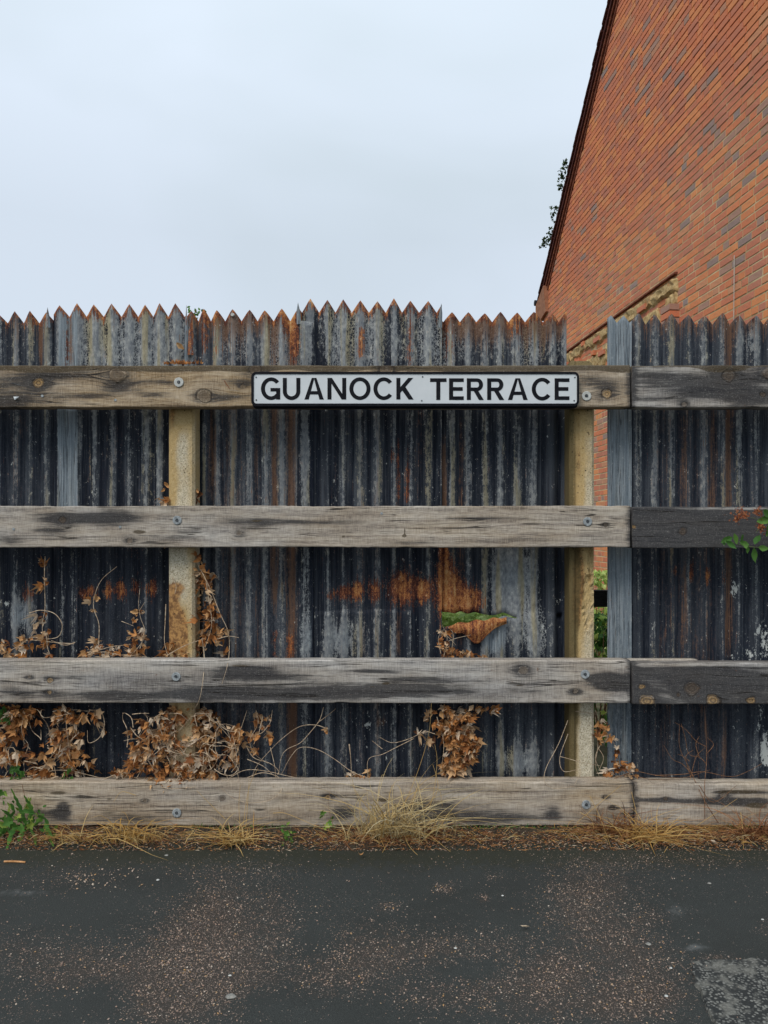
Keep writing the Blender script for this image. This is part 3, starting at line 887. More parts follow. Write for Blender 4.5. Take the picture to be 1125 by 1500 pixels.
def sheet_fields(px, py, crest, dtip, spec):
    z0 = np.zeros_like(px)
    rust, galv, pale, brown, splash = z0.copy(), z0.copy() + spec.get('galv', 0), z0.copy(), z0.copy(), z0.copy()
    rust += spec.get('tip', 0.8) * np.exp(-(dtip / (spec.get('tipl', 0.03) * (0.7 + 0.9 * vn(px / 21, py * 0, 31)))) ** 2)
    brown += spec.get('tipb', 0.4) * np.exp(-(dtip / 0.10) ** 2)
    for x, y, rx, ry, s in [(135, 866, 9, 12, .9), (158, 866, 8, 13, 1.0), (178, 864, 8, 14, 1.1), (200, 860, 7, 14, .9), (224, 862, 9, 13, 1.0), (122, 870, 6, 10, .8),
                            (505, 868, 12, 13, .95), (525, 866, 9, 17, 1.05), (549, 865, 9, 18, 1.05), (588, 860, 20, 28, 1.25), (620, 864, 12, 20, 1.2), (485, 872, 9, 8, .6),
                            (529, 505, 6, 28, 1.0), (600, 505, 5, 45, .75), (583, 700, 3, 60, .8), (597, 705, 3.5, 50, .9), (575, 668, 4, 10, .6),
                            (655, 865, 16, 46, 1.2), (672, 880, 20, 32, 1.1), (695, 880, 18, 20, .8), (652, 800, 8, 60, .6),
                            (988, 836, 5, 10, .7), (1012, 838, 5, 18, .95), (1036, 843, 6, 15, .9), (1061, 847, 5, 12, .7),
                            (42, 868, 12, 14, .55), (100, 500, 5, 50, .5), (432, 500, 9, 40, 1.0), (422, 470, 10, 22, .9), (300, 490, 6, 35, .75), (317, 500, 5, 30, .5),
                            (425, 950, 8, 28, .8), (402, 935, 6, 12, .7), (403, 960, 7, 10, .6), (655, 500, 12, 35, .5), (755, 480, 12, 20, .6), (600, 960, 5, 5, 0)]:
        rust += s * G(px, py, x, y, rx, ry)
    for x, w, ya, yb, s in [(402, 8, 480, 900, .75), (427, 9, 470, 1150, .85), (376, 6, 600, 1150, .35), (340, 26, 455, 1150, .38), (310, 8, 590, 740, .5), (975, 18, 590, 1145, .3), (1030, 22, 590, 1145, .32), (165, 30, 600, 740, .18), (615, 20, 600, 740, .22), (790, 30, 440, 520, .4), (505, 14, 600, 1140, .2), (60, 6, 470, 540, .9),
                            (651, 5, 640, 800, .9), (676, 7, 600, 960, .45), (530, 5, 470, 1130, .35), (552, 5, 560, 1130, .4), (1003, 7, 590, 960, .45), (1067, 8, 480, 960, .75),
                            (1045, 6, 590, 800, .4), (583, 6, 880, 970, .6), (25, 8, 460, 740, .3), (1060, 6, 1030, 1140, .5), (700, 60, 455, 520, .35), (430, 4, 1030, 1145, .8), (104, 5, 470, 540, .9)]:
        brown += s * np.exp(-((px - x) / w) ** 2) * BOX(py, ya, yb, 12)
    galv += BOX(px, 87, 116, 1.2) * (0.7 * (py < 770) + 0.15)
    galv += 0.42 * BOX(px, 437, 459, 1.2)
    galv += 0.12 * BOX(px, 285, 436, 3) * (py > 560)
    galv += 0.8 * BOX(px, 887, 924, 0.8) * (0.5 + 0.5 * (py < 1030))
    galv += 0.5 * G(px, py, 750, 850, 38, 75) + 0.75 * G(px, py, 722, 935, 24, 35) + 0.4 * G(px, py, 790, 940, 20, 40) + 0.5 * G(px, py, 760, 1120, 50, 35)
    galv += 0.4 * G(px, py, 500, 935, 42, 40) + 0.6 * G(px, py, 30, 900, 30, 40) + 0.35 * G(px, py, 1085, 640, 8, 140) + 0.5 * G(px, py, 1100, 495, 14, 35)
    galv += 0.6 * G(px, py, 262, 500, 8, 60) + 0.55 * G(px, py, 244, 500, 5, 60) + 0.35 * G(px, py, 720, 700, 60, 80) * 0.6
    galv -= 0.5 * BOX(px, 790, 832, 3) * (py > 590) + 0.25 * BOX(px, 461, 520, 3) * BOX(py, 590, 740, 5)
    up = 1 / (1 + np.exp((py - 540) / 8))
    pale += 0.7 * (vn(np.round(px / 25) * 5.3, np.floor(py / 400), 77) - .5) + np.where(py < 560, 0, np.where(py < 770, -0.12, np.where(py < 995, -0.62, -0.85))) * (0.8 + .4 * vn(px / 60, py / 90, 55))
    pale += 1.5 * G(px, py, 752, 850, 38, 70) + 1.2 * G(px, py, 785, 935, 22, 40) + 1.2 * G(px, py, 765, 1115, 45, 30) + .8 * G(px, py, 30, 905, 26, 40) + .7 * G(px, py, 500, 940, 38, 40) + .5 * G(px, py, 735, 1070, 14, 60)
    pale += up * (0.5 - 0.45 * BOX(px, 925, 1400, 3) - 0.15 * BOX(px, -400, 80, 3)) + 0.5 * BOX(px, 118, 245, 4) * (py < 745) + 0.35 * BOX(px, 470, 800, 6) + 0.25 * BOX(px, 700, 830, 6) * (py > 745) + 0.2 * BOX(px, 300, 430, 6)
    pale += 0.35 * BOX(px, 118, 205, 4) * up + 0.12 * BOX(px, 925, 1130, 9)
    for x, y, rx, ry, s in [(1076, 862, 4, 12, 1.1), (1099, 957, 8, 7, 1), (1122, 1100, 9, 26, 1.2), (1120, 940, 6, 30, .8), (1074, 965, 6, 5, .7), (1110, 925, 4, 12, .8),
                            (818, 882, 10, 5, .75), (797, 920, 8, 10, .7), (540, 1060, 6, 8, .8), (565, 1110, 3, 8, .8), (10, 885, 9, 6, .7), (1115, 1040, 4, 12, .8),
                            (560, 1055, 5, 4, .8), (85, 830, 4, 4, 0), (1112, 1062, 5, 6, .9), (480, 880, 3, 6, 0), (535, 1085, 3, 10, .6)]:
        splash += s * G(px, py, x, y, rx, ry)
    for x, y in [(560, 1055)]:
        brown += 0.8 * G(px, py, x, y, 6, 6)
    one = np.ones_like(px)
    slate = .75 * BOX(px, 290, 436, 3) + .35 * BOX(px, 925, 1400, 4) + .25 * BOX(px, 500, 560, 12) + .3 * BOX(px, 118, 250, 8) * (py > 745) + .35 * BOX(px, 0, 80, 6) * (py < 740) + .35 * BOX(px, 680, 790, 10)
    slate = np.clip(slate + .5 * (fbm(px / 40, py / 160, 71) - .5) + .25 * (py > 1035), 0, 1)
    fa = np.stack([crest, np.clip(rust, 0, 1.3), np.clip(galv, -.5, 1), 1 - slate], 1)
    fb = np.stack([np.clip(pale, -1, 1.3), np.clip(brown, 0, 1), np.clip(splash, 0, 1.2), one], 1)
    return fa, fb


def make_sheet(crests, x0, x1, peak, valley, spec, yc=YS, amp=0.0072, zb=0.03, tear=None, bottom=None, dx=9, flat_top=None, rows=96, name='corrugated_sheet'):
    """crests: photograph columns of the ridges; x0, x1: its two edges"""
    cr = np.array(crests, float)
    step_ = 25.0
    ext = np.concatenate([[cr[0] - step_ * 2, cr[0] - step_], cr, [cr[-1] + step_, cr[-1] + 2 * step_]])
    idx = np.arange(len(ext)) - 2.0
    cols = []
    for i in range(len(ext) - 1):
        for k in range(12):
            cols.append(ext[i] + (ext[i + 1] - ext[i]) * k / 12)
    cols = np.array([c for c in cols if x0 < c < x1])
    cols = np.concatenate([[x0], cols[(cols > x0 + .6) & (cols < x1 - .6)], [x1]])
    ph = np.interp(cols, ext, idx)
    wave = np.cos(2 * np.pi * ph)
    tri = np.abs(((ph + 0.5) % 1.0) - 0.5) * 2          # 0 on ridge, 1 in trough
    jit = vn(np.round(ph) * 3.7, 0 * ph, int(x0) % 97 + 3)
    pk = peak + (jit - 0.5) * 5.0
    yt = pk + (valley - pk) * tri ** spec.get('tooth', 1.0)
    if flat_top is not None: yt = np.full_like(yt, flat_top) + 2.5 * (vn(cols / 6, 0 * cols, 5) - .5) + 2 * np.maximum(0, vn(cols / 17, 0 * cols, 9) - .6) * 6
    s = YS / F
    zt = CAMZ - (yt - HY) * s
    X = (cols - HX) * s
    nxx = len(cols)
    blocks = []
    if bottom is None: zbot = np.full(nxx, zb)
    else: zbot = CAMZ - (bottom - HY) * s + 0 * zt
    if tear is None:
        blocks.append((zbot, zt, rows))
    else:
        yU = np.array([tear(c)[0] for c in cols]); yL = np.array([tear(c)[1] for c in cols])
        blocks.append((zbot, CAMZ - (yL - HY) * s, 46))
        blocks.append((CAMZ - (yU - HY) * s, zt, 60))
    V, Fc, FA, FB = [], [], [], []
    base = 0
    prev_last = None
    for bi, (za, zb_, nr_) in enumerate(blocks):
        T = np.linspace(0, 1, nr_)
        ZZ = za[None, :] + (zb_ - za)[None, :] * T[:, None]
        XX = np.repeat(X[None, :], nr_, 0)
        dent = 0.004 * (fbm(XX * 3 + x0, ZZ * 1.6, 5) - 0.5) + 0.0016 * (vn(XX * 30, ZZ * 9, 6) - .5)
        AA = amp * (0.85 + 0.3 * vn(XX * 6, ZZ * 2.5, 12))
        YY = yc - AA * wave[None, :] + dent
        if tear is not None:
            tx = np.exp(-((cols - 690) / 45.0) ** 2)
            if bi == 0:
                YY = YY - 0.020 * tx[None, :] * np.exp(-((zb_[None, :] - ZZ) / 0.05) ** 2)
            else:
                YY = YY + 0.008 * tx[None, :] * np.exp(-((ZZ - za[None, :]) / 0.05) ** 2)
        V.append(np.stack([XX.ravel(), YY.ravel(), ZZ.ravel()], 1))
        px = HX + XX * F / YS; py = HY - (ZZ - CAMZ) * F / YS
        dt = (zt[None, :] - ZZ) if flat_top is None else ZZ * 0 + 9
        fa, fb = sheet_fields(px.ravel(), py.ravel(), (np.repeat(wave[None, :], nr_, 0) * 0.5 + 0.5).ravel(), dt.ravel(), spec)
        FA.append(fa); FB.append(fb)
        for r_ in range(nr_ - 1):
            for c in range(nxx - 1):
                q = base + r_ * nxx + c
                Fc.append((q, q + 1, q + nxx + 1, q + nxx))
        if bi == 1:
            same = np.abs(yU - yL) < 0.05
            pl = base - nxx
            for c in range(nxx - 1):
                if same[c] and same[c + 1]:
                    Fc.append((pl + c, pl + c + 1, base + c + 1, base + c))
        base += nr_ * nxx
    V = np.concatenate(V); FA = np.concatenate(FA); FB = np.concatenate(FB)
    o = mesh_obj(name, V, Fc, MS, fence, smooth=True, attrs={'fa': FA, 'fb': FB})
    md = o.modifiers.new('thickness', 'SOLIDIFY')
    md.thickness = 0.0011; md.offset = 1
    return o


def lin(a, n, st): return [a + i * st for i in range(n)]


make_sheet(lin(-228, 9, 25), -236, -22, 458, 471, dict(tip=.7), YS + .004)
make_sheet([-2, 23, 45, 69], -24, 90, 457, 473, dict(tip=.75, tipl=.028), YS)
S2 = make_sheet([89, 114.5, 139, 165, 191, 214, 235, 258], 79, 272, 447.5, 464, dict(tip=.95, tipl=.026, tipb=.2), YS - .006)
make_sheet([281, 299, 318, 341, 366, 388, 413, 437], 273.5, 446, 455, 470, dict(tip=.85, tipl=.03, tipb=.8, tooth=1.15), YS + .002)
make_sheet([455, 480, 503, 528, 553, 577, 601, 627], 436, 647, 440.5, 458, dict(tip=.85, tipl=.028, tipb=.25), YS - .006)


def tear(c):
    if c < 760:
        t = (c - 643) / (760 - 643)
        up_ = 897 + 5 * t + 3.2 * math.sin(c / 7.0) * t + 3 * math.sin(c / 3.1) * t * (1 - t)
        w = max(0.0, 20 * (1 - t) ** 0.9 + 2 * math.sin(c / 9.0) * (1 - t))
        if c > 690: w = w * 0.8 + 3 * max(0, math.sin((c - 690) / 8.0)) * (1 - t)
        w *= 1.15
        up_ -= 3.5 * max(0, math.sin(c / 5.3)) * (1 - t)
        if t > 0.97: w = 0
        return up_, up_ + w
    return 902.0, 902.0


S5 = make_sheet([662, 686, 710, 733, 757.5, 782, 809.5, 829], 644, 829.6, 458.5, 471, dict(tip=.85, tipl=.03, tipb=.8, tooth=1.1), YS + .004, tear=tear)
make_sheet([935, 958, 983, 1007.7, 1031.5, 1058, 1082, 1107, 1132], 921, 1140, 461, 475, dict(tip=.45, tipl=.016, tipb=.6, tooth=1.2), YS + .002)
make_sheet(lin(1157, 9, 25), 1139, 1366, 457, 471, dict(tip=.7), YS - .005)
# narrow bright galvanised strip closing the edge beside the gap, and the two lap strips
make_sheet([893, 911.5, 931], 888, 924, 463, 474, dict(tip=.15, tipl=.012, tipb=0, galv=.25), YS - .016, amp=0.0042)
make_sheet([94, 109], 86.5, 117, 452, 462, dict(tip=.0, tipb=0, galv=.1), YS - .019, amp=0.003, name='lap_strip', flat_top=598)
make_sheet([448], 436, 460, 452, 462, dict(tip=.0, tipb=0, galv=.0), YS - .019, amp=0.0035, name='lap_strip', flat_top=470)
# torn, re-covered lower half in the middle bay: a second sheet in front, ragged upper edge
make_sheet([480, 503, 528, 553, 577, 601], 461, 603, 889, 889, dict(tip=0, tipb=0, galv=.12), YS - .0105, flat_top=892, rows=44, bottom=1215)

# torn flap of sheet, rusty and folded forward
cols = np.linspace(656, 742, 30); rws = np.linspace(0, 1, 14)
V, FA, FB, Fc = [], [], [], []
for j, t in enumerate(rws):
    for i, c in enumerate(cols):
        s_ = (c - 656) / 86
        yt_ = 917 - 13 * s_ ** 0.7 + 1.5 * math.sin(c / 4.)
        low = 921 + 22 * math.exp(-((c - 698) / 17.) ** 2) + 6 * math.exp(-((c - 668) / 8.) ** 2)
        low = max(yt_ + 1, low - 26 * max(0, s_ - .72))
        yy_ = yt_ + (low - yt_) * t
        dep = YS - 0.022 - 0.022 * math.sin(math.pi * min(1, t * 1.1)) * (0.6 + .4 * math.sin(c / 9.)) - 0.004 * math.cos((c - 710) / 12.)
        V.append(at(c, yy_, dep)); FA.append((.6, 1.25 - 0.25 * (1 - s_) * t, 0, 1)); FB.append((.1, .6, 0, 1))
for j in range(13):
    for i in range(29):
        q = j * 30 + i
        Fc.append((q, q + 1, q + 31, q + 30))
fl = mesh_obj('torn_flap', V, Fc, MS, S5, smooth=True, attrs={'fa': FA, 'fb': FB})
fl.modifiers.new('thickness', 'SOLIDIFY').thickness = 0.0012

# thin bent slivers sticking up between the sheets
for base_, tip_, w in [((273, 540), (273, 446), 3.2), ((71, 480), (69.5, 450), 3.0), ((438, 475), (436.5, 443), 3.5), ((645, 480), (646.5, 444), 3.0), ((279, 520), (281, 460), 4.5)]:
    a, b = at(base_[0], base_[1], YS - .021), at(tip_[0], tip_[1], YS - .018)
    m = a.lerp(b, .6)
    w_ = w * YS / F
    V = [a + Vector((-w_, 0, 0)), a + Vector((0, -.004, 0)), a + Vector((w_ * .9, .002, 0)), m + Vector((-w_ * .8, 0, 0)), m + Vector((0, -.004, 0)), m + Vector((w_ * .7, 0.002, 0)), b]
    Fc = [(0, 1, 4, 3), (1, 2, 5, 4), (3, 4, 6), (4, 5, 6)]
    o = mesh_obj('metal_sliver', V, Fc, MS, fence, attrs={'fa': [(.6, 0.75 if base_[0] == 279 else .1, .8, 1)] * 7, 'fb': [(.5, .3, 0, 1)] * 7})
    o.modifiers.new('thickness', 'SOLIDIFY').thickness = 0.001


# rails
def make_rail(x0, x1, yt, yb, spec, name='rail', Y0=YR0, Y1=YR1, seed=1, dz=0.0, label=None, step_=0.007):
    s = Y0 / F
    X0, X1 = (x0 - HX) * s, (x1 - HX) * s
    zt0, zb0 = CAMZ - (yt - HY) * s, CAMZ - (yb - HY) * s
    nx = max(8, int((X1 - X0) / step_))
    xs = np.linspace(X0, X1, nx)
    r = 0.0045
    T = Y1 - Y0
    loop = []
    nf = 34
    for k in range(nf + 1):
        t = k / nf
        loop.append(('f', Y0, t, 0))
    # corner, top, back, bottom
    pts = []
    H = zt0 - zb0
    for k in range(nf + 1):
        t = k / nf
        z = zb0 + r + (H - 2 * r) * t
        pts.append((Y0, z, 1, z))
    a = r * .3
    pts.append((Y0 + a, zt0 - a, .6, zt0 + .002))
    pts.append((Y0 + r, zt0, .3, zt0 + .005))
    for k in (0.35, 0.7): pts.append((Y0 + r + (T - 2 * r) * k, zt0, .3, zt0 + .005 + T * k))
    pts.append((Y1 - r, zt0, 0, zt0 + T))
    pts.append((Y1, zt0 - r, 0, zt0 + T + .01))
    pts.append((Y1, zb0 + r, 0, zb0 - T))
    pts.append((Y1 - r, zb0, 0, zb0 - T))
    pts.append((Y0 + r, zb0, .3, zb0 - .005))
    pts.append((Y0 + a, zb0 + a, .6, zb0 - .002))
    P = np.array(pts)
    L = len(P)
    XX = np.repeat(xs[:, None], L, 1)
    YY = np.repeat(P[None, :, 0], nx, 0); ZZ = np.repeat(P[None, :, 1], nx, 0)
    W = np.repeat(P[None, :, 2], nx, 0); GV = np.repeat(P[None, :, 3], nx, 0)
    # bow and waviness of the sawn edges
    wob = 0.004 * (fbm(XX * 2.0, seed + 0 * XX, seed) - .5) + dz * (XX - X0)
    edge = np.clip((ZZ - (zb0 + zt0) / 2) / (H / 2), -1, 1)
    eroded = np.maximum(0, vn(XX * 11, 0 * XX, seed + 5) - 0.7) * 0.010 + np.maximum(0, vn(XX * 38, 0 * XX, seed + 6) - .7) * 0.006
    ZZ = ZZ + wob - np.sign(edge) * eroded * (np.abs(edge) > .93)
    YY = YY + W * (0.0022 * (fbm(XX * 4, ZZ * 40, seed + 8) - .5) + 0.003 * (fbm(XX * 1.5, 0 * XX, seed + 9) - .5))
    px = HX + XX / s; py = HY - (ZZ - CAMZ) / s
    kn = np.full(XX.shape, 2.0); og = np.zeros(XX.shape)
    gv = GV + 0.010 * (fbm(XX * 1.7, GV * 5, seed + 2) - .5) * 2
    st = np.full(XX.shape, spec.get('st', 0.0)) + spec.get('stn', 0.0) * (fbm(XX * 2.1, GV * 9, seed + 20) - .5)
    for kx, ky, kr, kind in spec.get('knots', []):
        dxx, dyy = px - kx, py - ky
        d = np.sqrt((dxx / 1.12) ** 2 + dyy ** 2) / kr * (1 + 0.5 * (vn(dxx / kr * 1.3 + 9 + kx, dyy / kr * 1.3 + ky, seed) - .5))
        front = W > 0.5
        d = np.where(front, d, 2)
        og = np.where(d < kn, float(kind in (1, 3)), og)
        kn = np.minimum(kn, d)
        rr = kr * s
        gv = gv + np.sign(dyy) * rr * 0.9 * np.exp(-(dxx / (2.6 * kr)) ** 2) * np.exp(-np.abs(dyy) / (2.2 * kr)) * front
        st = st + (0.42 if kind != 1 else .5) * np.exp(-(np.maximum(0, np.abs(dxx) - kr * .4) / (2.3 * kr)) ** 2 - (dyy / (1.5 * kr)) ** 2) * (d > .9)
        if kind == 2:   # standing proud
            YY = YY - 0.006 * np.exp(-np.maximum(0, d - .8) ** 2 * 30) * front
        else:
            YY = YY + 0.0025 * np.exp(-(d / .8) ** 4) * front
    wn = np.zeros(XX.shape)
    for sx, sy, rx, ry, ss in spec.get('stains', []):
        st = st + ss * G(px, py, sx, sy, rx, ry)
    for sx, sy, rx, ry, ss in spec.get('wane', []):
        wn = wn + ss * G(px, py, sx, sy, rx, ry)
    if 'waneline' in spec:
        wn = wn + np.where(W > .2, 1 / (1 + np.exp((py - (yt + spec['waneline'] * (0.5 + 1.1 * fbm(px / 70, 0 * px, seed + 3)))) / 1.2)), 0.6)
    st = st + 0.8 * np.exp(-(XX - X0) ** 2 / 0.0004) * spec.get('e0', 1) * .5 + 0.8 * np.exp(-(XX - X1) ** 2 / 0.0004) * .5 * spec.get('e1', 1)
    tone = np.full(XX.shape, spec.get('tone', .5)) + 0.3 * (fbm(XX * 1.3, GV * 6, seed + 30) - .5)
    if 'tones' in spec:
        for sx, rx, ss in spec['tones']:
            tone = tone + ss * np.exp(-((px - sx) / rx) ** 2)
    V = np.stack([XX.ravel(), YY.ravel(), ZZ.ravel()], 1)
    Fc = []
    for i in range(nx - 1):
        for k in range(L):
            k2 = (k + 1) % L
            Fc.append((i * L + k, (i + 1) * L + k, (i + 1) * L + k2, i * L + k2))
    Fc.append(tuple(range(L))); Fc.append(tuple((nx - 1) * L + k for k in range(L))[::-1])
    n = len(V)
    o = mesh_obj(name, V, Fc, MW, fence, smooth=True, attrs={'gv': gv.ravel(), 'kn': kn.ravel(), 'og': og.ravel(), 'st': np.clip(st, 0, 1.4).ravel(), 'wn': np.clip(wn, 0, 1).ravel(),
                                                            'tone': np.clip(tone, 0, 1).ravel(), 'sd': np.full(n, float(seed))})
    if label: o['label'] = label
    return o


R1 = make_rail(-240, 923, 535, 596.5, dict(tone=.95, waneline=9, tones=[(800, 250, -.25), (-100, 200, -.3)],
     knots=[(172, 550, 11, 2), (56, 561, 7, 1), (300, 580, 10, 0), (889, 577, 7, 1), (375, 541, 8, 0), (566, 540, 9, 0), (-60, 566, 8, 0), (355, 566, 3, 0)],
     stains=[(50, 580, 70, 14, .4), (90, 548, 60, 12, .5), (20, 560, 60, 12, .5), (175, 568, 30, 10, .5), (345, 560, 50, 10, .35), (330, 583, 40, 6, .35), (225, 578, 40, 5, .4), (240, 560, 30, 4, .5),
             (880, 560, 40, 10, .45), (865, 585, 30, 8, .25), (5, 590, 40, 10, .5), (130, 580, 40, 4, .4)]), seed=1)
R1b = make_rail(926, 1490, 535, 597, dict(tone=.25, waneline=3, st=.25, stn=.5, knots=[(1068, 551, 9, 0), (1118, 578, 4, 0), (1124, 548, 8, 2), (1002, 592, 4, 0)],
     wane=[(1060, 541, 40, 5, .9)], stains=[(1030, 565, 90, 13, .55), (1060, 577, 50, 8, .5), (970, 550, 40, 6, .4), (1100, 580, 40, 10, .4), (950, 585, 30, 4, .3)]), seed=2)
R2 = make_rail(-240, 923, 741, 802, dict(tone=.30, tones=[(560, 300, .12), (760, 150, .1)],
     knots=[(190, 792, 4, 0), (92, 762, 5, 0), (350, 781, 4, 0), (887, 769, 3, 0), (-80, 770, 8, 0)],
     wane=[(204, 779, 14, 4, .7), (592, 785, 5, 2.5, .8), (503, 786, 4, 3, .7), (376, 763, 16, 2.5, .7), (593, 778, 2, 7, .8)],
     stains=[(110, 760, 60, 8, .9), (165, 756, 40, 12, .6), (75, 778, 30, 6, .5), (375, 766, 60, 8, .45), (10, 790, 30, 8, .4), (700, 760, 60, 3, .5), (750, 790, 60, 3, .35), (880, 790, 40, 3, .35),
             (460, 765, 100, 4, .3), (260, 790, 60, 4, .3), (620, 795, 80, 3, .3)]), seed=3)
R2b = make_rail(926.5, 1490, 742, 803, dict(tone=.05, st=.75, stn=.3, knots=[(1000, 779, 6, 0), (929, 772, 3, 1)], e0=.5,
     stains=[(1000, 755, 90, 8, .5), (1000, 797, 90, 6, .5), (1060, 745, 90, 3, -.7), (1000, 779, 60, 3, -.35)]), seed=4)
R3 = make_rail(-240, 923, 967, 1030, dict(tone=.18, tones=[(60, 60, .2), (860, 40, .35), (500, 200, -.1)],
     knots=[(766, 981, 7, 0), (843, 1013, 4, 0), (73, 997, 4, 1), (72, 1014, 3, 1), (43, 992, 2.5, 0)],
     wane=[(565, 1001, 8, 2, .8), (85, 1005, 25, 1, .9), (545, 1006, 10, 2, .5), (760, 1004, 12, 2, .7), (350, 975, 30, 3, .6), (715, 984, 30, 2, .5)],
     stains=[(250, 1018, 330, 11, .42), (620, 1012, 240, 12, .34), (890, 994, 34, 12, 1.0), (905, 1005, 25, 9, .8), (350, 985, 60, 10, .6), (400, 992, 60, 6, .4), (90, 992, 60, 6, .4), (200, 995, 90, 10, .35), (440, 1015, 200, 10, .25), (640, 995, 90, 5, .5),
             (550, 983, 40, 3, .5), (765, 985, 20, 8, .1), (300, 1015, 60, 12, .3), (20, 1010, 30, 8, .3), (365, 978, 30, 2, .7)]), seed=5)
R3b = make_rail(926.5, 1490, 971.5, 1032, dict(tone=.12, st=.42, stn=.35, knots=[(948, 1027, 10, 3), (1045, 1026, 9, 3), (1100, 1026, 6, 3), (940, 1006, 4, 1), (1014, 1009, 10, 0), (994, 1018, 3, 0)],
     stains=[(1010, 988, 80, 8, .55), (1080, 995, 60, 10, .5), (1070, 1004, 60, 6, .4), (1000, 974, 90, 3, -.5), (960, 1020, 60, 6, -.2)]), seed=6)
R4 = make_rail(-240, 928, 1145.5, 1210, dict(tone=.55, tones=[(60, 60, .2), (880, 60, .2)],
     knots=[(212, 1173, 3, 0), (326, 1170, 4, 0), (480, 1168, 4, 1), (897, 1183, 3, 0), (887, 1168, 3, 0)],
     wane=[(85, 1162, 22, 5, .8), (560, 1172, 12, 4, .8), (655, 1196, 30, 8, .75), (160, 1171, 8, 2, .7), (870, 1152, 40, 1.6, .8), (455, 1187, 12, 5, .5), (60, 1200, 30, 8, .4), (520, 1190, 14, 12, .5)],
     stains=[(300, 1200, 400, 8, .22), (700, 1196, 200, 12, .3), (92, 1186, 12, 14, .9), (70, 1192, 30, 8, .5), (505, 1190, 18, 12, .5), (640, 1180, 90, 10, .3), (810, 1190, 12, 12, .5), (700, 1200, 90, 8, .35), (480, 1165, 30, 3, .5), (900, 1195, 30, 8, .3)]), seed=7)
R4b = make_rail(930, 1490, 1148, 1211, dict(tone=.5, knots=[(1060, 1165, 5, 0), (975, 1170, 3, 0)],
     wane=[(1075, 1160, 50, 4, .8), (1110, 1180, 30, 6, .6)], stains=[(1000, 1172, 60, 6, .55), (1080, 1175, 50, 6, .8), (1090, 1160, 50, 3, .6), (960, 1172, 30, 3, .5)]), seed=8)
make_rail(889, 1022, 966, 1026, dict(tone=.35), seed=9, Y0=3.478, Y1=3.52, name='backing_board')
make_rail(877, 1027, 1143, 1200, dict(tone=.45), seed=10, Y0=3.478, Y1=3.52, name='backing_board')
# dark timber behind the gap
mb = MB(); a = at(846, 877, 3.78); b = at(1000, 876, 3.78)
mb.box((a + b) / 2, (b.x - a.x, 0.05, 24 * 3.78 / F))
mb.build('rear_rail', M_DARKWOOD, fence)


# posts
def make_post(xl, xr, ytop, seed, chips, slot=False, yoff=0.0, stains=()):
    Y0, Y1 = YR1 + .002, YR1 + .100
    s = Y0 / F
    X0, X1 = (xl - HX) * s, (xr - HX) * s
    z1 = CAMZ - (ytop - HY) * s
    c = 0.012
    if slot:
        sec = [(X0, Y0 + c * .6), (X0 + c * .5, Y0), (X0 + .022, Y0), (X0 + .026, Y0 + .010), (X0 + .040, Y0 + .004)]
    else:
        sec = [(X0, Y0 + c), (X0 + c, Y0)]
    nfp = 12
    st_ = sec[-1][0]
    for k in range(1, nfp):
        sec.append((st_ + (X1 - c - st_) * k / nfp, Y0))
    sec += [(X1 - c, Y0), (X1, Y0 + c), (X1, Y1), (X0, Y1)]
    zs = np.concatenate([np.linspace(-.05, z1 - .03, 150), [z1 - .012, z1 - .003, z1]])
    sec = np.array(sec); L = len(sec)
    V = []; FA = []
    cxm = (X0 + X1) / 2
    for i, z in enumerate(zs):
        k = 1.0
        if i >= len(zs) - 3: k = [0.96, 0.85, 0.6][i - len(zs) + 3]
        if slot and i >= len(zs) - 3: k *= .9
        for (x, y) in sec:
            px = HX + x / s; py = HY - (z - CAMZ) / s
            yy = y + (0.0015 * (vn(x * 90, z * 60, seed) - .5) + .001 * (vn(x * 300, z * 250, seed + 1) - .5)) * (y < Y1 - .02)
            xx = x + 0.0012 * (vn(z * 30, x * 10, seed + 2) - .5)
            ch = 0
            for (hx, hy, rx, ry) in chips:
                e = ((px - hx) / rx) ** 2 + ((py - hy) / ry) ** 2
                e += 1.0 * (vn(px / 3.0, py / 4.0, seed + 5) - .5)
                if e < 1 and y < Y1 - .02:
                    ch = 1 - e
                    yy += 0.013 * min(1, ch * 2) + 0.005 * (vn(px, py, 8) - .5)
            V.append((cxm + (xx - cxm) * (1 if k > .9 else k), Y1 + (yy - Y1) * k, z))
            oc = .42 + .0 * z; rs = 0; gr = 0
            for (sx, sy, rx, ry, so, sr, sg) in stains:
                e = math.exp(-((px - sx) / rx) ** 2 - ((py - sy) / ry) ** 2)
                oc += so * e; rs += sr * e; gr += sg * e
            FA.append((min(1, max(0, oc)), min(1, rs), min(1, max(0, gr)), 1))
    Fc = []
    for i in range(len(zs) - 1):
        for k in range(L):
            Fc.append((i * L + k, i * L + (k + 1) % L, (i + 1) * L + (k + 1) % L, (i + 1) * L + k))
    Fc.append(tuple((len(zs) - 1) * L + k for k in range(L)))
    o = mesh_obj('post', V, Fc, MC_, fence, smooth=False, attrs={'fa': FA})
    return o


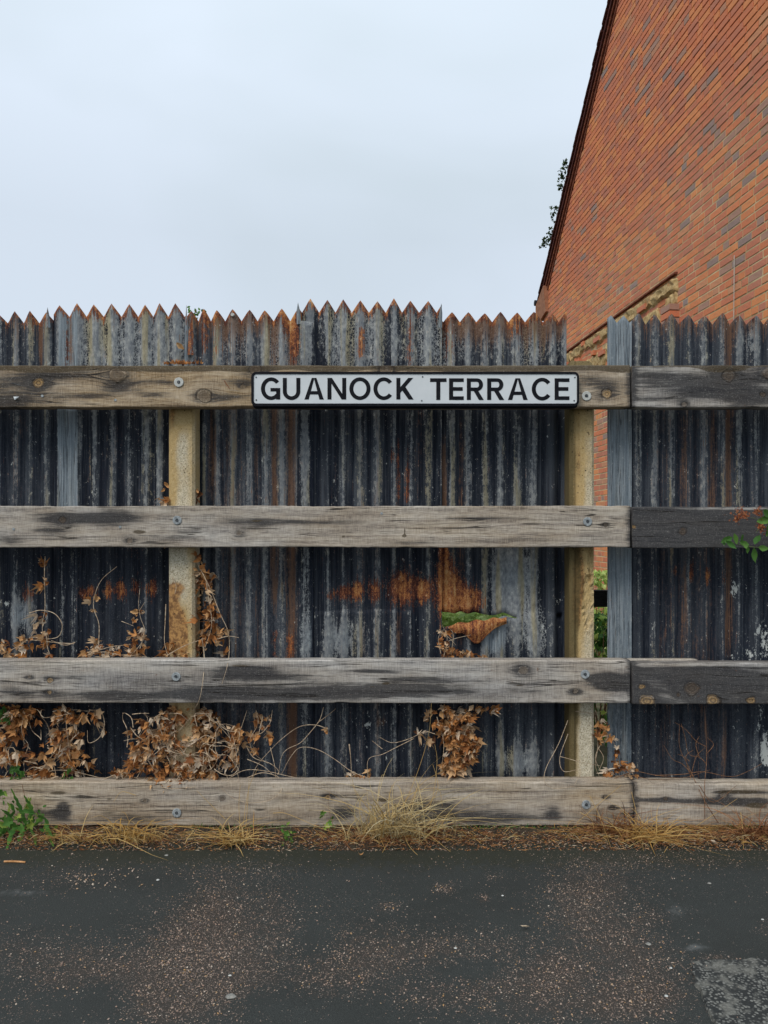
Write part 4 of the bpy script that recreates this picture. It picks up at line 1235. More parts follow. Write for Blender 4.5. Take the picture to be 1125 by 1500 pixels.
post_l = make_post(246.5, 285, 541, 3, [(253, 1035, 7, 10)], stains=[(252, 640, 8, 120, .6, .35, 0), (258, 610, 30, 25, .4, .2, .1), (280, 700, 6, 200, .2, 0, .2), (258, 862, 16, 10, .2, .8, 0), (254, 915, 13, 48, .5, 1.3, 0), (271, 935, 7, 40, .5, .5, 0), (250, 740, 6, 60, .3, .1, 0), (262, 820, 30, 40, -.2, 0, .1),
                   (262, 560, 30, 40, .3, 0, .4), (262, 1100, 40, 60, 0, 0, .3)])
post_l['label'] = 'left concrete post with rust stained middle'
post_r = make_post(834.4, 871, 526, 9, [(866, 828, 5, 26), (862, 880, 9, 48), (868, 790, 4, 10)], slot=True,
                   stains=[(835, 700, 6, 600, .3, 0, 1.0), (847, 680, 7, 180, .9, .35, .3), (850, 850, 12, 40, .5, .35, .3), (866, 560, 10, 40, .1, 0, .2), (845, 880, 9, 60, .5, .6, .2), (842, 1000, 9, 200, .4, 0, .85), (866, 1080, 14, 80, -.5, 0, .25), (852, 530, 25, 14, .5, 0, .9), (858, 900, 30, 100, .2, .1, 0)])
post_r['label'] = 'right concrete post beside the open gap, its edge broken off'
make_post(-350, -314, 541, 4, [])
make_post(1434, 1472, 541, 5, [])


# bolts with washers
def washer(rail, px, py, r=6.6, white=False):
    c = at(px, py, YR0 - 0.0012)
    s = YR0 / F
    mb = MB()
    n = 28
    for (ra, ya, rb, yb, mi) in [(r, 0.0, r, -.0028, 0), (r, -.0028, r * .93, -.0036, 0), (r * .93, -.0036, r * .36, -.0036, 0), (r * .36, -.0036, r * .36, -.0015, 1)]:
        A = [c + Vector((math.cos(2 * math.pi * k / n) * ra * s, ya, math.sin(2 * math.pi * k / n) * ra * s)) for k in range(n)]
        B = [c + Vector((math.cos(2 * math.pi * k / n) * rb * s, yb, math.sin(2 * math.pi * k / n) * rb * s)) for k in range(n)]
        mb.add(A + B, [(k, (k + 1) % n, n + (k + 1) % n, n + k) for k in range(n)], m=mi)
    A = [c + Vector((math.cos(2 * math.pi * k / n) * r * .36 * s, -.0016, math.sin(2 * math.pi * k / n) * r * .36 * s)) for k in range(n)]
    mb.add(A, [tuple(range(n))[::-1]], m=1)
    mb.build('washer', [M_ZINCW if white else M_ZINC, M_STEELD], rail)
    mb = MB()
    ang = R.uniform(0, 1)
    hexr = r * .27 * s
    for rr_, y0, y1 in [(hexr, -.0017, -.0062)]:
        A = [c + Vector((math.cos(ang + math.pi * k / 3) * rr_, y0, math.sin(ang + math.pi * k / 3) * rr_)) for k in range(6)]
        B = [v + Vector((0, y1 - y0, 0)) for v in A]
        mb.add(A + B, [(k, (k + 1) % 6, 6 + (k + 1) % 6, 6 + k) for k in range(6)] + [(11, 10, 9, 8, 7, 6)])
    mb.build('bolt_head', M_STEELD, rail)


for rl, x, y, w in [(R1, 262, 560, True), (R1, 859, 580, True), (R2, 259.5, 762, False), (R2, 860.5, 764, False), (R3, 258, 991, False), (R3, 857, 987.5, False), (R4, 259, 1190.5, False), (R4, 858.5, 1178.5, False)]:
    washer(rl, x, y, 6.9 if w else 6.5, w)


def nail(rail, px, py, r=2.0, L=0.006, mat=M_ZINC):
    c = at(px, py, YR0)
    mb = MB(); mb.tube([c + Vector((0, .006, 0)), c + Vector((0, -.002, 0))], r * YR0 / F, n=8)
    mb.build('nail', mat, rail)


for rl, x, y in [(R1, 62, 580), (R1, 169, 586), (R2, 20, 775), (R2, 176, 772), (R2, 559, 752), (R1, 339, 454)]:
    if y > 500: nail(rl, x, y)
mb = MB(); c = at(340.5, 461, YS - .012); mb.tube([c + Vector((0, .01, 0)), c + Vector((0, -.006, 0))], .010, .008, n=10)
mb.build('dome_nail', M_ZINCW, fence)
# bent nail and cobweb scrap on the top rail
mb = MB(); a = at(17, 561, YR0 - .003); mb.tube([a, a + Vector((.02, -.004, -.005)), a + Vector((.042, -.006, -.012))], .0013, n=6)
mb.build('bent_nail', M_STEELD, R1)
mb = MB(); a = at(328, 557, YR0 - .002); mb.tube([a, at(336, 569, YR0 - .014)], .0013, n=6)
mb.build('bent_nail', simple('rusty_nail', (.08, .02, .01), (.25, .07, .02), 60), R1)
mb = MB(); a = at(24, 583, YR0 - .004)
mb.add([a + Vector((-.014, 0, .006)), a + Vector((.014, -.004, .005)), a + Vector((-.004, -.006, -.010)), a + Vector((0, -.008, 0))], [(0, 3, 1), (0, 2, 3), (1, 3, 2)])
mb.build('paper_scrap', M_WHITE, R1)

# ------------------------------------------------------------------ street nameplate
YP = 3.372
sign = empty('street_sign', at(608, 596, YP), 'long white street nameplate with black border reading GUANOCK TERRACE on the top rail', 'sign')


def rrect(x0, y0, x1, y1, r, n=7):
    out = []
    for cx, cy, a0 in [(x1 - r, y0 + r, -90), (x1 - r, y1 - r, 0), (x0 + r, y1 - r, 90), (x0 + r, y0 + r, 180)]:
        for k in range(n):
            a = math.radians(a0 + 90 * k / (n - 1))
            out.append((cx + r * math.cos(a), cy + r * math.sin(a)))
    return out


def plate(name, outline, y0, y1, mat, hole=None, bev=0.0):
    mb = MB()
    A = [at(x, y, YP) + Vector((0, y0 - YP, 0)) for x, y in outline]
    B = [at(x, y, YP) + Vector((0, y1 - YP, 0)) for x, y in outline]
    n = len(A)
    mb.add(A + B, [(k, (k + 1) % n, n + (k + 1) % n, n + k) for k in range(n)])
    if hole is None:
        mb.add(B, [tuple(range(n))])
        mb.add(A, [tuple(range(n))[::-1]])
    else:
        Hh = [at(x, y, YP) + Vector((0, y1 - YP, 0)) for x, y in hole]
        Hb = [at(x, y, YP) + Vector((0, y0 - YP, 0)) for x, y in hole]
        mb.add(B + Hh, [(k, (k + 1) % n, n + (k + 1) % n, n + k) for k in range(n)])
        mb.add(Hh + Hb, [(k, (k + 1) % n, n + (k + 1) % n, n + k) for k in range(n)])
    return mb.build(name, mat, sign)


plate('panel', rrect(370.5, 546, 846, 593, 5), YP + .012, YP - .0005, M_WHITE)
plate('border', rrect(368.2, 544.8, 848, 595.2, 7.5), YP + .027, YP - .004, M_BLACK, hole=rrect(371.8, 548.0, 845.0, 591.2, 4.2))
plate('backing', rrect(369, 545.8, 847.4, 597.6, 6), YP + .0265, YP + .0135, M_BLACK)


def ring_poly(cx, cy, rx, ry, w, a0, a1, n=26, wy=None):
    wy = w if wy is None else wy
    o, i = [], []
    for k in range(n + 1):
        a = math.radians(a0 + (a1 - a0) * k / n)
        o.append((cx + rx * math.cos(a), cy - ry * math.sin(a)))
        i.append((cx + (rx - w) * math.cos(a), cy - (ry - wy) * math.sin(a)))
    return [[o[k], o[k + 1], i[k + 1], i[k]] for k in range(n)]


def letter(ch, x0, x1, y0, y1):
    W = 5.9; Hh = 5.3
    w, h = x1 - x0, y1 - y0
    cx, cy = (x0 + x1) / 2, (y0 + y1) / 2
    rect = lambda a, b, c, d: [[(a, b), (c, b), (c, d), (a, d)]]
    P = []   # list of pieces, each a list of quads lying side by side
    if ch == 'T': P = [rect(x0, y0, x1, y0 + Hh), rect(cx - W / 2, y0 + Hh, cx + W / 2, y1)]
    elif ch == 'E': P = [rect(x0, y0, x0 + W, y1), rect(x0 + W, y0, x1, y0 + Hh), rect(x0 + W, cy - Hh / 2 - .3, x1 - 1.6, cy + Hh / 2 - .3), rect(x0 + W, y1 - Hh, x1, y1)]
    elif ch == 'O': P = [ring_poly(cx, cy, w / 2, h / 2 + .8, W, 0, 360, 44, 5.4)]
    elif ch == 'C': P = [ring_poly(cx + .7, cy, w / 2 + .7, h / 2 + .8, W, 38, 322, 36, 5.4)]
    elif ch == 'G':
        P = [ring_poly(cx + .9, cy, w / 2 + .9, h / 2 + .8, W, 40, 318, 36, 5.4), rect(x1 - 14.2, cy - 1.0, x1, cy + 4.0), rect(x1 - W, cy + 4.0, x1, y1)]
    elif ch == 'U':
        r = w / 2
        P = [rect(x0, y0, x0 + W, y1 - 12), rect(x1 - W, y0, x1, y1 - 12), ring_poly(cx, y1 - 12, r, 12.8, W, 180, 360, 22, 5.4)]
    elif ch == 'N':
        P = [rect(x0, y0, x0 + W, y1), rect(x1 - W, y0, x1, y1), [[(x0 + W * .1, y0), (x0 + W + .7, y0), (x1 - W * .1, y1), (x1 - W - .7, y1)]]]
    elif ch == 'A':
        P = [[[(cx - 3.4, y0), (cx + .4, y0), (x0 + 6.3, y1), (x0, y1)]], [[(cx - .4, y0), (cx + 3.4, y0), (x1, y1), (x1 - 6.3, y1)]], rect(cx - 7.2, y1 - 12.2, cx + 7.2, y1 - 7.4)]
    elif ch == 'K':
        P = [rect(x0, y0, x0 + W, y1), [[(x1 - 7.2, y0), (x1, y0), (x0 + W, cy + 6.0), (x0 + W, cy - 2.4)]], [[(x0 + 8.0, cy + 1.8), (x0 + 12.4, cy - 3.8), (x1 + .6, y1), (x1 - 6.6, y1)]]]
    elif ch == 'R':
        bh = 18.6
        P = [rect(x0, y0, x0 + W, y1), rect(x0 + W, y0, x1 - 9.5, y0 + 5.1), rect(x0 + W, y0 + bh - 5.1, x1 - 9.5, y0 + bh),
             ring_poly(x1 - 9.6, y0 + bh / 2, 8.9, bh / 2, W, -90, 90, 16, 5.1), [[(x0 + 9.5, y0 + bh - 1), (x0 + 16.2, y0 + bh - 1), (x1 + .4, y1), (x1 - 6.6, y1)]]]
    mb = MB()
    for pi, piece in enumerate(P):
        yf = YP - .0005 - .0011 - pi * .00012
        yb = YP - .0002
        for qd in piece:
            A = [at(x, y, YP) + Vector((0, yf - YP, 0)) for x, y in qd]
            B = [at(x, y, YP) + Vector((0, yb - YP, 0)) for x, y in qd]
            mb.add(A + B, [(0, 1, 2, 3), (4, 7, 6, 5), (0, 4, 5, 1), (1, 5, 6, 2), (2, 6, 7, 3), (3, 7, 4, 0)])
    mb.build('letter', M_BLACK, sign)


for ch, a, b in [('G', 382.3, 410.5), ('U', 414.3, 440), ('A', 446, 474.3), ('N', 479.7, 507.2), ('O', 511.7, 542.8), ('C', 547, 576), ('K', 580.6, 605.2),
                 ('T', 630, 654), ('E', 657.8, 679.3), ('R', 683.8, 708.2), ('R', 713.6, 738), ('A', 744, 772.9), ('C', 778.9, 807.8), ('E', 812.4, 834)]:
    letter(ch, a, b, 553.6 if a < 620 else 554.2, 585.2 if a < 620 else 585.9)
for x, y in [(375.3, 552.8), (375.5, 586), (619, 552), (617.8, 587), (842, 553), (841, 587)]:
    mb = MB(); c = at(x, y, YP)
    mb.tube([c + Vector((0, .002, 0)), c + Vector((0, -.0022, 0))], .0034, n=10)
    mb.build('screw', M_STEELD, sign)


# ------------------------------------------------------------------ dead ivy, weeds, grass
def leaf_shape(lobes, size, curl, seed, fold=.5):
    rr = random.Random(seed)
    if lobes == 5:
        ol = [(0, -.10), (.22, -.42), (.52, -.32), (.38, -.02), (.62, .22), (.28, .30), (0, .72), (-.28, .30), (-.60, .20), (-.38, -.02), (-.50, -.34), (-.22, -.42)]
    else:
        ol = [(0, -.5), (.13, -.35), (.24, -.1), (.26, .1), (.18, .35), (.07, .52), (0, .62), (-.07, .52), (-.18, .35), (-.26, .1), (-.24, -.1), (-.13, -.35)]
    ol = [(x * rr.uniform(.85, 1.15), y * rr.uniform(.88, 1.12)) for x, y in ol]
    pts = [(0, 0)] + [(x * .5, y * .5) for x, y in ol] + ol
    ax = rr.uniform(0, 3.14)
    V = []
    for x, y in pts:
        r2 = x * x + y * y
        q = x * math.cos(ax) + y * math.sin(ax)
        z = curl * (q * q * 1.8) + curl * .5 * r2 + fold * abs(x) * .6 + rr.uniform(-.07, .07) * curl
        V.append(Vector((x, y, z)) * size)
    n = len(ol)
    Fc = [(0, 1 + k, 1 + (k + 1) % n) for k in range(n)] + [(1 + k, 1 + n + k, 1 + n + (k + 1) % n, 1 + (k + 1) % n) for k in range(n)]
    return V, Fc


def make_bank(name, mat, specs, smooth=True):
    bank = []
    for (lobes, curl, fold, rnd, sd_) in specs:
        V, Fc = leaf_shape(lobes, 1.0, curl, sd_, fold)
        me = bpy.data.meshes.new(name)
        me.from_pydata([tuple(v) for v in V], [], Fc)
        me.materials.append(mat)
        a_ = me.attributes.new('rnd', 'FLOAT', 'POINT'); a_.data.foreach_set('value', [rnd] * len(V))
        me.polygons.foreach_set('use_smooth', [smooth] * len(me.polygons))
        bank.append((me, V, Fc, rnd))
    return bank


BANK_DEAD = make_bank('dead_leaf', M_DEAD, [(5 if i % 2 else 1, R.uniform(.5, 2.0), R.uniform(.1, .9), (i + .5) / 24, 100 + i) for i in range(24)])
BANK_GREEN = make_bank('green_leaf', M_GREEN, [(5 if i % 2 else 1, R.uniform(.05, .4), R.uniform(0, .4), (i + .5) / 10, 200 + i) for i in range(10)])
BANK_LANCE = make_bank('lance_leaf', M_GREEN, [(1, R.uniform(.1, .4), R.uniform(.3, .7), .25 + .5 * (i + .5) / 6, 300 + i) for i in range(6)])


def put_leaf(bank, parent, p, size, rot, pick=None, name='leaf'):
    me, V, Fc, rnd = bank[pick if pick is not None else R.randrange(len(bank))]
    o = bpy.data.objects.new(name, me)
    C.objects.link(o)
    o.parent = parent
    po = Vector(parent.location) if parent.parent is None else Vector(parent['_o'])
    o.location = Vector(p) - po
    o.rotation_euler = rot
    o.scale = (size, size, size)
    return o


def hang_rot():
    # leaf plane roughly facing the camera, tip pointing down, with scatter
    return Euler((math.radians(90 + R.gauss(-15, 35)), math.radians(180 + R.gauss(0, 45)), math.radians(R.gauss(0, 35))))


def clump(thing, spots, n_obj, yr=(3.50, 3.56), size=(.024, .040), bias=0.5, bank=None, stuffn='foliage', pile=False):
    size = (size[0] * .68, size[1] * 1.0)
    """spots: (px, py, rx, ry, count, [Y0, Y1])"""
    bank = bank or BANK_DEAD
    allp = []
    for sp in spots:
        x, y, rx, ry, n = sp[:5]
        y0, y1 = sp[5:7] if len(sp) > 5 else yr
        for i in range(n):
            a = R.uniform(0, 6.283); q = math.sqrt(R.random()) * (1 if R.random() < .85 else 1.25)
            Y = R.uniform(y0, y1)
            X_, Y_ = x + rx * q * math.cos(a), y + ry * q * math.sin(a)
            if n > 12 and float(vn(np.array([X_ / 9.0]), np.array([Y_ / 11.0]), 91)[0]) < .24: continue
            p = at(X_, Y_, Y)
            allp.append((p, R.uniform(*size), Y))
    R.shuffle(allp)
    allp.sort(key=lambda t: -(t[1] * 30 - (t[2] - 3.5) * 8))
    mb = MB()
    for i, (p, s, Y) in enumerate(allp):
        pick = min(len(bank) - 1, max(0, int(R.gauss(bias, .27) * len(bank))))
        rot = hang_rot() if not pile else Euler((R.gauss(0.9, .6), R.gauss(0, .6), R.uniform(0, 6.3)))
        if i < n_obj:
            put_leaf(bank, thing, p, s, rot, pick)
        else:
            me, V, Fc, rnd = bank[pick]
            q = rot.to_matrix()
            mb.add([p + (q @ v) * s for v in V], Fc, rnd)
    if mb.v:
        o = mb.build(stuffn, bank[0][0].materials[0], thing, smooth=True)
        o['kind'] = 'stuff'


def stems(thing, paths, r=.0022, mat=None, n_sub=6, name='stem', Y=3.46, wig=.0):
    mat = mat or M_STEM
    r = r * .82
    for pth in paths:
        pts = []
        for q in pth:
            yy = q[2] if len(q) > 2 else Y
            v = at(q[0], q[1], yy)
            pts.append(v + Vector((R.uniform(-wig, wig), R.uniform(-wig, wig), R.uniform(-wig, wig))))
        sp = smooth_path(pts, n_sub)
        mb = MB()
        mb.tube(sp, r, r * .45, n=6)
        mb.build(name, mat, thing)


def tangle(x0, x1, y0, y1, n, ln=6, st=14, Y=(3.49, 3.56)):
    out = []
    for i in range(n):
        x, y = R.uniform(x0, x1), R.uniform(y0, y1)
        a = R.uniform(0, 6.28); p = []
        for k in range(ln):
            p.append((x, y, R.uniform(*Y)))
            a += R.gauss(0, .6)
            x += st * math.cos(a); y += st * math.sin(a)
            x = min(max(x, x0 - 5), x1 + 5); y = min(max(y, y0), y1)
        out.append(p)
    return out


iv = empty('dead_ivy', at(66, 963, 3.50), 'withered ivy with a looped stem standing on the third rail at far left', 'dead ivy', 'dead ivy on the fence')
clump(iv, [(66, 823, 10, 10, 5), (64, 850, 8, 10, 4), (62, 902, 9, 9, 5), (63, 925, 12, 12, 10), (40, 943, 16, 10, 12), (12, 948, 16, 12, 14), (70, 950, 8, 12, 6), (30, 958, 30, 5, 16)], 70, (3.47, 3.52), (.026, .042), .55)
stems(iv, [[(66, 815), (65, 850), (66, 890), (62, 915), (64, 950)], [(43, 898), (60, 894), (80, 899), (91, 915), (86, 932), (68, 936), (45, 934), (30, 945), (10, 955)],
           [(108, 943), (90, 942), (70, 940), (40, 938), (25, 950)], [(68, 930), (70, 950), (76, 964)], [(110, 941), (95, 945), (75, 938)]], .0026, Y=3.475)
iv = empty('dead_ivy', at(145, 963, 3.50), 'bare ivy shoot bending right above a low heap of leaves, left of the left post', 'dead ivy', 'dead ivy on the fence')
clump(iv, [(137, 877, 6, 7, 4), (137, 892, 6, 6, 3), (141, 935, 4, 6, 3), (150, 952, 28, 9, 34), (125, 960, 10, 4, 8)], 60, (3.47, 3.53), (.018, .032), .6)
stems(iv, [[(144, 950), (145, 915), (137, 890), (140, 868), (150, 848), (171, 830)], [(120, 962), (150, 955), (180, 960), (215, 962)], [(130, 958), (160, 948), (190, 944)], [(140, 962), (175, 964), (205, 958)]], .0024, Y=3.472)
iv = empty('dead_ivy', at(200, 963, 3.50), 'short ivy tuft with grey heads, left of the left post on the third rail', 'dead ivy', 'dead ivy on the fence')
clump(iv, [(203, 897, 9, 7, 6), (200, 912, 6, 6, 3), (196, 928, 12, 8, 9), (206, 932, 9, 16, 12), (200, 952, 17, 10, 26)], 60, (3.47, 3.53), (.022, .036), .5)
stems(iv, [[(205, 950), (212, 925), (206, 905), (203, 885), (205, 862)], [(204, 895), (212, 882)], [(178, 910), (196, 917)], [(190, 962), (205, 945), (214, 930)]], .002, Y=3.474)
iv = empty('dead_ivy', at(300, 963, 3.50), 'tall withered ivy climbing beside the left post, one stem hanging over a rail', 'dead ivy', 'dead ivy on the fence')
clump(iv, [(292, 830, 6, 20, 14), (297, 858, 12, 16, 26), (306, 843, 8, 6, 4), (300, 885, 15, 16, 30), (312, 898, 12, 9, 12), (305, 920, 22, 14, 34), (320, 935, 10, 10, 10), (292, 945, 12, 14, 20),
           (330, 970, 6, 8, 5), (262, 950, 24, 9, 44), (328, 958, 6, 8, 4), (246, 958, 6, 6, 6), (290, 728, 3, 10, 5), (242, 733, 7, 8, 7), (243, 712, 3, 8, 3), (243, 800, 2, 6, 2)], 190, (3.47, 3.55), (.024, .040), .45)
stems(iv, [[(284, 800, 3.50), (290, 826, 3.50), (301, 848), (312, 872), (322, 898), (334, 925), (336, 950), (333, 975, 3.392), (325, 1002, 3.392)], [(302, 850), (306, 880), (310, 915), (300, 950)],
           [(243, 885), (242, 910), (241, 940), (246, 962)], [(296, 935), (299, 960), (298, 990, 3.392), (292, 1025, 3.392), (280, 1045, 3.46)], [(252, 845), (258, 858), (256, 870)],
           [(316, 937), (334, 932), (350, 934)], [(245, 960), (270, 946), (300, 935)], [(290, 690, 3.56), (289, 730, 3.56)]], .0028, Y=3.466)
iv = empty('dead_ivy', at(25, 1145, 3.50), 'orange brown ivy mass hanging below the third rail at the left edge of the fence', 'dead ivy', 'dead ivy on the fence')
clump(iv, [(15, 1060, 20, 26, 70), (22, 1100, 22, 14, 28), (42, 1050, 14, 14, 24), (5, 1090, 10, 20, 16), (45, 1110, 8, 10, 10), (20, 1045, 24, 8, 30)], 130, (3.44, 3.54), (.026, .044), .42)
stems(iv, tangle(0, 55, 1040, 1140, 9, Y=(3.42, 3.5)), .0022)
iv = empty('dead_ivy', at(95, 1145, 3.50), 'broad brown ivy heap between the second and third post spaces, left of the bare dark metal', 'dead ivy', 'dead ivy on the fence')
iv['label'] = 'second ivy mass from the left below the third rail, trailing onto the bottom rail'
clump(iv, [(95, 1050, 18, 14, 40), (98, 1085, 22, 22, 80), (78, 1105, 18, 16, 40), (110, 1110, 18, 16, 40), (80, 1130, 40, 9, 50), (118, 1050, 10, 10, 14), (142, 1053, 8, 12, 9), (152, 1075, 5, 8, 4), (30, 1141, 60, 5, 45), (135, 1122, 8, 8, 6)], 200, (3.44, 3.54), (.024, .042), .5)
stems(iv, tangle(40, 140, 1040, 1140, 15, Y=(3.42, 3.5)) + [[(148, 1040), (153, 1060), (146, 1080), (130, 1088), (128, 1070)], [(95, 1040), (100, 1090), (105, 1135)], [(40, 1138), (90, 1128), (150, 1140)], [(100, 1100), (105, 1120), (106, 1138)]], .0028, Y=3.46)
iv = empty('dead_ivy', at(262, 1145, 3.50), 'largest mound of dead ivy, heaped in front of the foot of the left post', 'dead ivy', 'dead ivy on the fence')
clump(iv, [(235, 1062, 28, 20, 80, 3.43, 3.475), (225, 1095, 36, 20, 100, 3.43, 3.475), (215, 1125, 36, 16, 90, 3.42, 3.475), (265, 1045, 25, 8, 40, 3.45, 3.475), (300, 1060, 20, 22, 80), (300, 1100, 20, 24, 90), (275, 1125, 26, 14, 70, 3.42, 3.475), (300, 1135, 20, 9, 50),
           (345, 1080, 22, 14, 60), (330, 1110, 22, 14, 40), (365, 1075, 12, 8, 14), (260, 1085, 16, 12, 20, 3.44, 3.475), (192, 1075, 4, 10, 5), (255, 1146, 40, 4, 50, 3.41, 3.46), (180, 1135, 14, 6, 16), (378, 1048, 6, 10, 8), (396, 1072, 6, 10, 8)], 290, (3.44, 3.54), (.022, .040), .5)
stems(iv, tangle(185, 345, 1045, 1145, 36, Y=(3.41, 3.46)) + [[(200, 1140), (215, 1115), (235, 1090), (262, 1070), (280, 1050)], [(280, 1050), (300, 1046), (318, 1060), (336, 1080)], [(205, 1100), (190, 1130), (176, 1146)], [(350, 1130), (340, 1100), (352, 1070), (362, 1040)],
           [(385, 1050), (380, 1075), (395, 1060), (399, 1040)], [(150, 1142), (180, 1132), (200, 1140), (240, 1150, 3.40)], [(212, 1145), (246, 1155, 3.39), (285, 1153, 3.39)]], .0024, Y=3.445)
iv = empty('dead_ivy', at(663, 1145, 3.50), 'compact curtain of orange brown ivy hanging under the third rail right of the middle', 'dead ivy', 'dead ivy on the fence')
clump(iv, [(645, 1052, 18, 16, 50), (675, 1055, 20, 16, 60), (668, 1080, 22, 18, 90), (680, 1100, 18, 20, 70), (665, 1118, 18, 14, 50), (690, 1090, 12, 20, 30), (660, 1125, 12, 12, 20), (725, 1038, 6, 6, 6), (614, 1072, 6, 6, 4), (631, 1085, 6, 6, 6), (700, 1040, 20, 4, 14)], 260, (3.43, 3.52), (.022, .040), .5)
stems(iv, [[(637, 1075), (622, 1072), (600, 1082), (575, 1088), (556, 1080)], [(606, 1082), (580, 1095), (560, 1105), (540, 1112), (538, 1138)], [(640, 1050), (650, 1090), (645, 1135)], [(690, 1045), (672, 1100), (652, 1138)], [(560, 1097), (545, 1085)]], .0022, Y=3.45)
iv = empty('dead_ivy', at(670, 963, 3.50), 'small brown ivy cluster on the third rail below the torn rusty hole', 'dead ivy', 'dead ivy on the fence')
clump(iv, [(655, 945, 14, 14, 26), (665, 957, 22, 7, 36), (688, 958, 10, 6, 10), (708, 962, 8, 3, 5), (650, 925, 6, 6, 3)], 80, (3.47, 3.55), (.018, .030), .35)
stems(iv, [[(640, 923), (655, 932), (668, 945)], [(650, 962), (655, 935), (648, 915)], [(660, 960), (664, 930), (656, 918)], [(645, 945), (665, 936), (690, 930)], [(640, 964), (670, 966), (710, 962)], [(646, 958), (642, 935), (650, 922)]], .0018, Y=3.50)
iv = empty('dead_ivy', at(900, 1145, 3.50), 'sparse brown ivy dangling in the open gap beside the right post', 'dead ivy', 'dead ivy on the fence')
clump(iv, [(885, 1062, 9, 10, 12), (892, 1082, 9, 7, 8), (880, 1075, 5, 12, 8), (897, 1125, 8, 12, 14), (909, 1122, 10, 10, 14), (925, 1124, 7, 6, 7), (905, 1137, 26, 4, 20), (904, 1100, 4, 8, 5)], 80, (3.46, 3.52), (.022, .036), .45)
stems(iv, [[(872, 1040), (880, 1060), (900, 1090), (906, 1115), (915, 1138)], [(872, 1050), (876, 1090), (872, 1120), (878, 1138)], [(880, 1090), (872, 1110), (880, 1130)], [(876, 1095), (884, 1110), (878, 1128)],
           [(832, 1055, 3.46), (818, 1090, 3.46), (800, 1125, 3.42), (798, 1145, 3.395), (812, 1155, 3.39), (840, 1152, 3.39)], [(832, 1075, 3.46), (820, 1110, 3.46), (826, 1130, 3.44), (850, 1128, 3.44), (842, 1150, 3.39)],
           [(820, 1108, 3.44), (850, 1116, 3.44), (880, 1122)], [(843, 1042, 3.46), (860, 1044, 3.46), (872, 1046, 3.46)]], .002, Y=3.50)
iv = empty('bare_vine', at(410, 1145, 3.46), 'pale leafless vine curling over the bottom rail between the left post and the middle', 'dead vine', 'bare vines')
stems(iv, [[(474, 1036), (468, 1055), (455, 1072), (440, 1088), (420, 1098), (412, 1110), (408, 1135)], [(481, 1068), (462, 1062), (440, 1064), (418, 1078), (395, 1100), (372, 1130), (362, 1180, 3.39)],
           [(540, 1140), (515, 1130), (490, 1112), (465, 1098), (440, 1095), (425, 1110), (412, 1135)], [(466, 1058), (480, 1048), (492, 1038)], [(360, 1092), (372, 1110), (395, 1118), (408, 1130), (400, 1142)],
           [(362, 1112), (385, 1122), (400, 1135)], [(360, 1140), (385, 1132), (410, 1140), (412, 1158, 3.39), (395, 1172, 3.385), (365, 1176, 3.385), (340, 1168, 3.385), (325, 1155, 3.39)],
           [(512, 1090), (514, 1115), (515, 1140)], [(511, 1090), (513, 1105)], [(396, 1095), (402, 1120), (404, 1140)], [(375, 1040), (378, 1060), (366, 1085), (374, 1105), (392, 1118)], [(335, 1140), (360, 1128), (392, 1130), (440, 1140), (500, 1142)]], .0022, Y=3.465)
clump(iv, [(478, 1065, 6, 4, 2), (390, 1060, 8, 10, 6), (395, 1050, 6, 8, 5), (525, 1136, 16, 6, 14), (375, 1095, 5, 10, 5), (540, 1132, 6, 5, 3)], 40, (3.46, 3.50), (.020, .032), .55)
iv = empty('bare_twigs', at(1020, 1145, 3.44), 'fan of leafless reddish twigs in front of the right hand metal bay', 'dead shrub')
stems(iv, [[(1052, 1205, 3.37), (1030, 1170, 3.38), (1010, 1125), (995, 1095), (995, 1060)], [(1033, 1200, 3.37), (1032, 1150, 3.38), (1035, 1110), (1034, 1070), (1032, 1035)], [(1015, 1135), (1000, 1120), (985, 1112), (972, 1092)],
           [(1034, 1093), (1020, 1085), (1005, 1070), (989, 1058)], [(1035, 1120), (1025, 1110), (1010, 1105), (1004, 1080), (998, 1060)], [(1012, 1140), (1005, 1110), (1015, 1098)], [(1035, 1105), (1045, 1090), (1036, 1080)],
           [(960, 1136), (1000, 1134), (1030, 1130), (1070, 1137), (1095, 1130), (1116, 1118)], [(900, 1140), (930, 1130), (960, 1136), (1000, 1140), (1040, 1128)], [(1012, 1140), (1020, 1110), (1032, 1095)], [(925, 1136), (955, 1142), (1000, 1142)],
           [(1024, 1150, 3.38), (1045, 1175, 3.37), (1080, 1150, 3.36)], [(1025, 1110), (1020, 1090), (1024, 1078)], [(1010, 1115), (1000, 1108), (993, 1105)]], .0022, M_STEMD, Y=3.45, wig=.002)


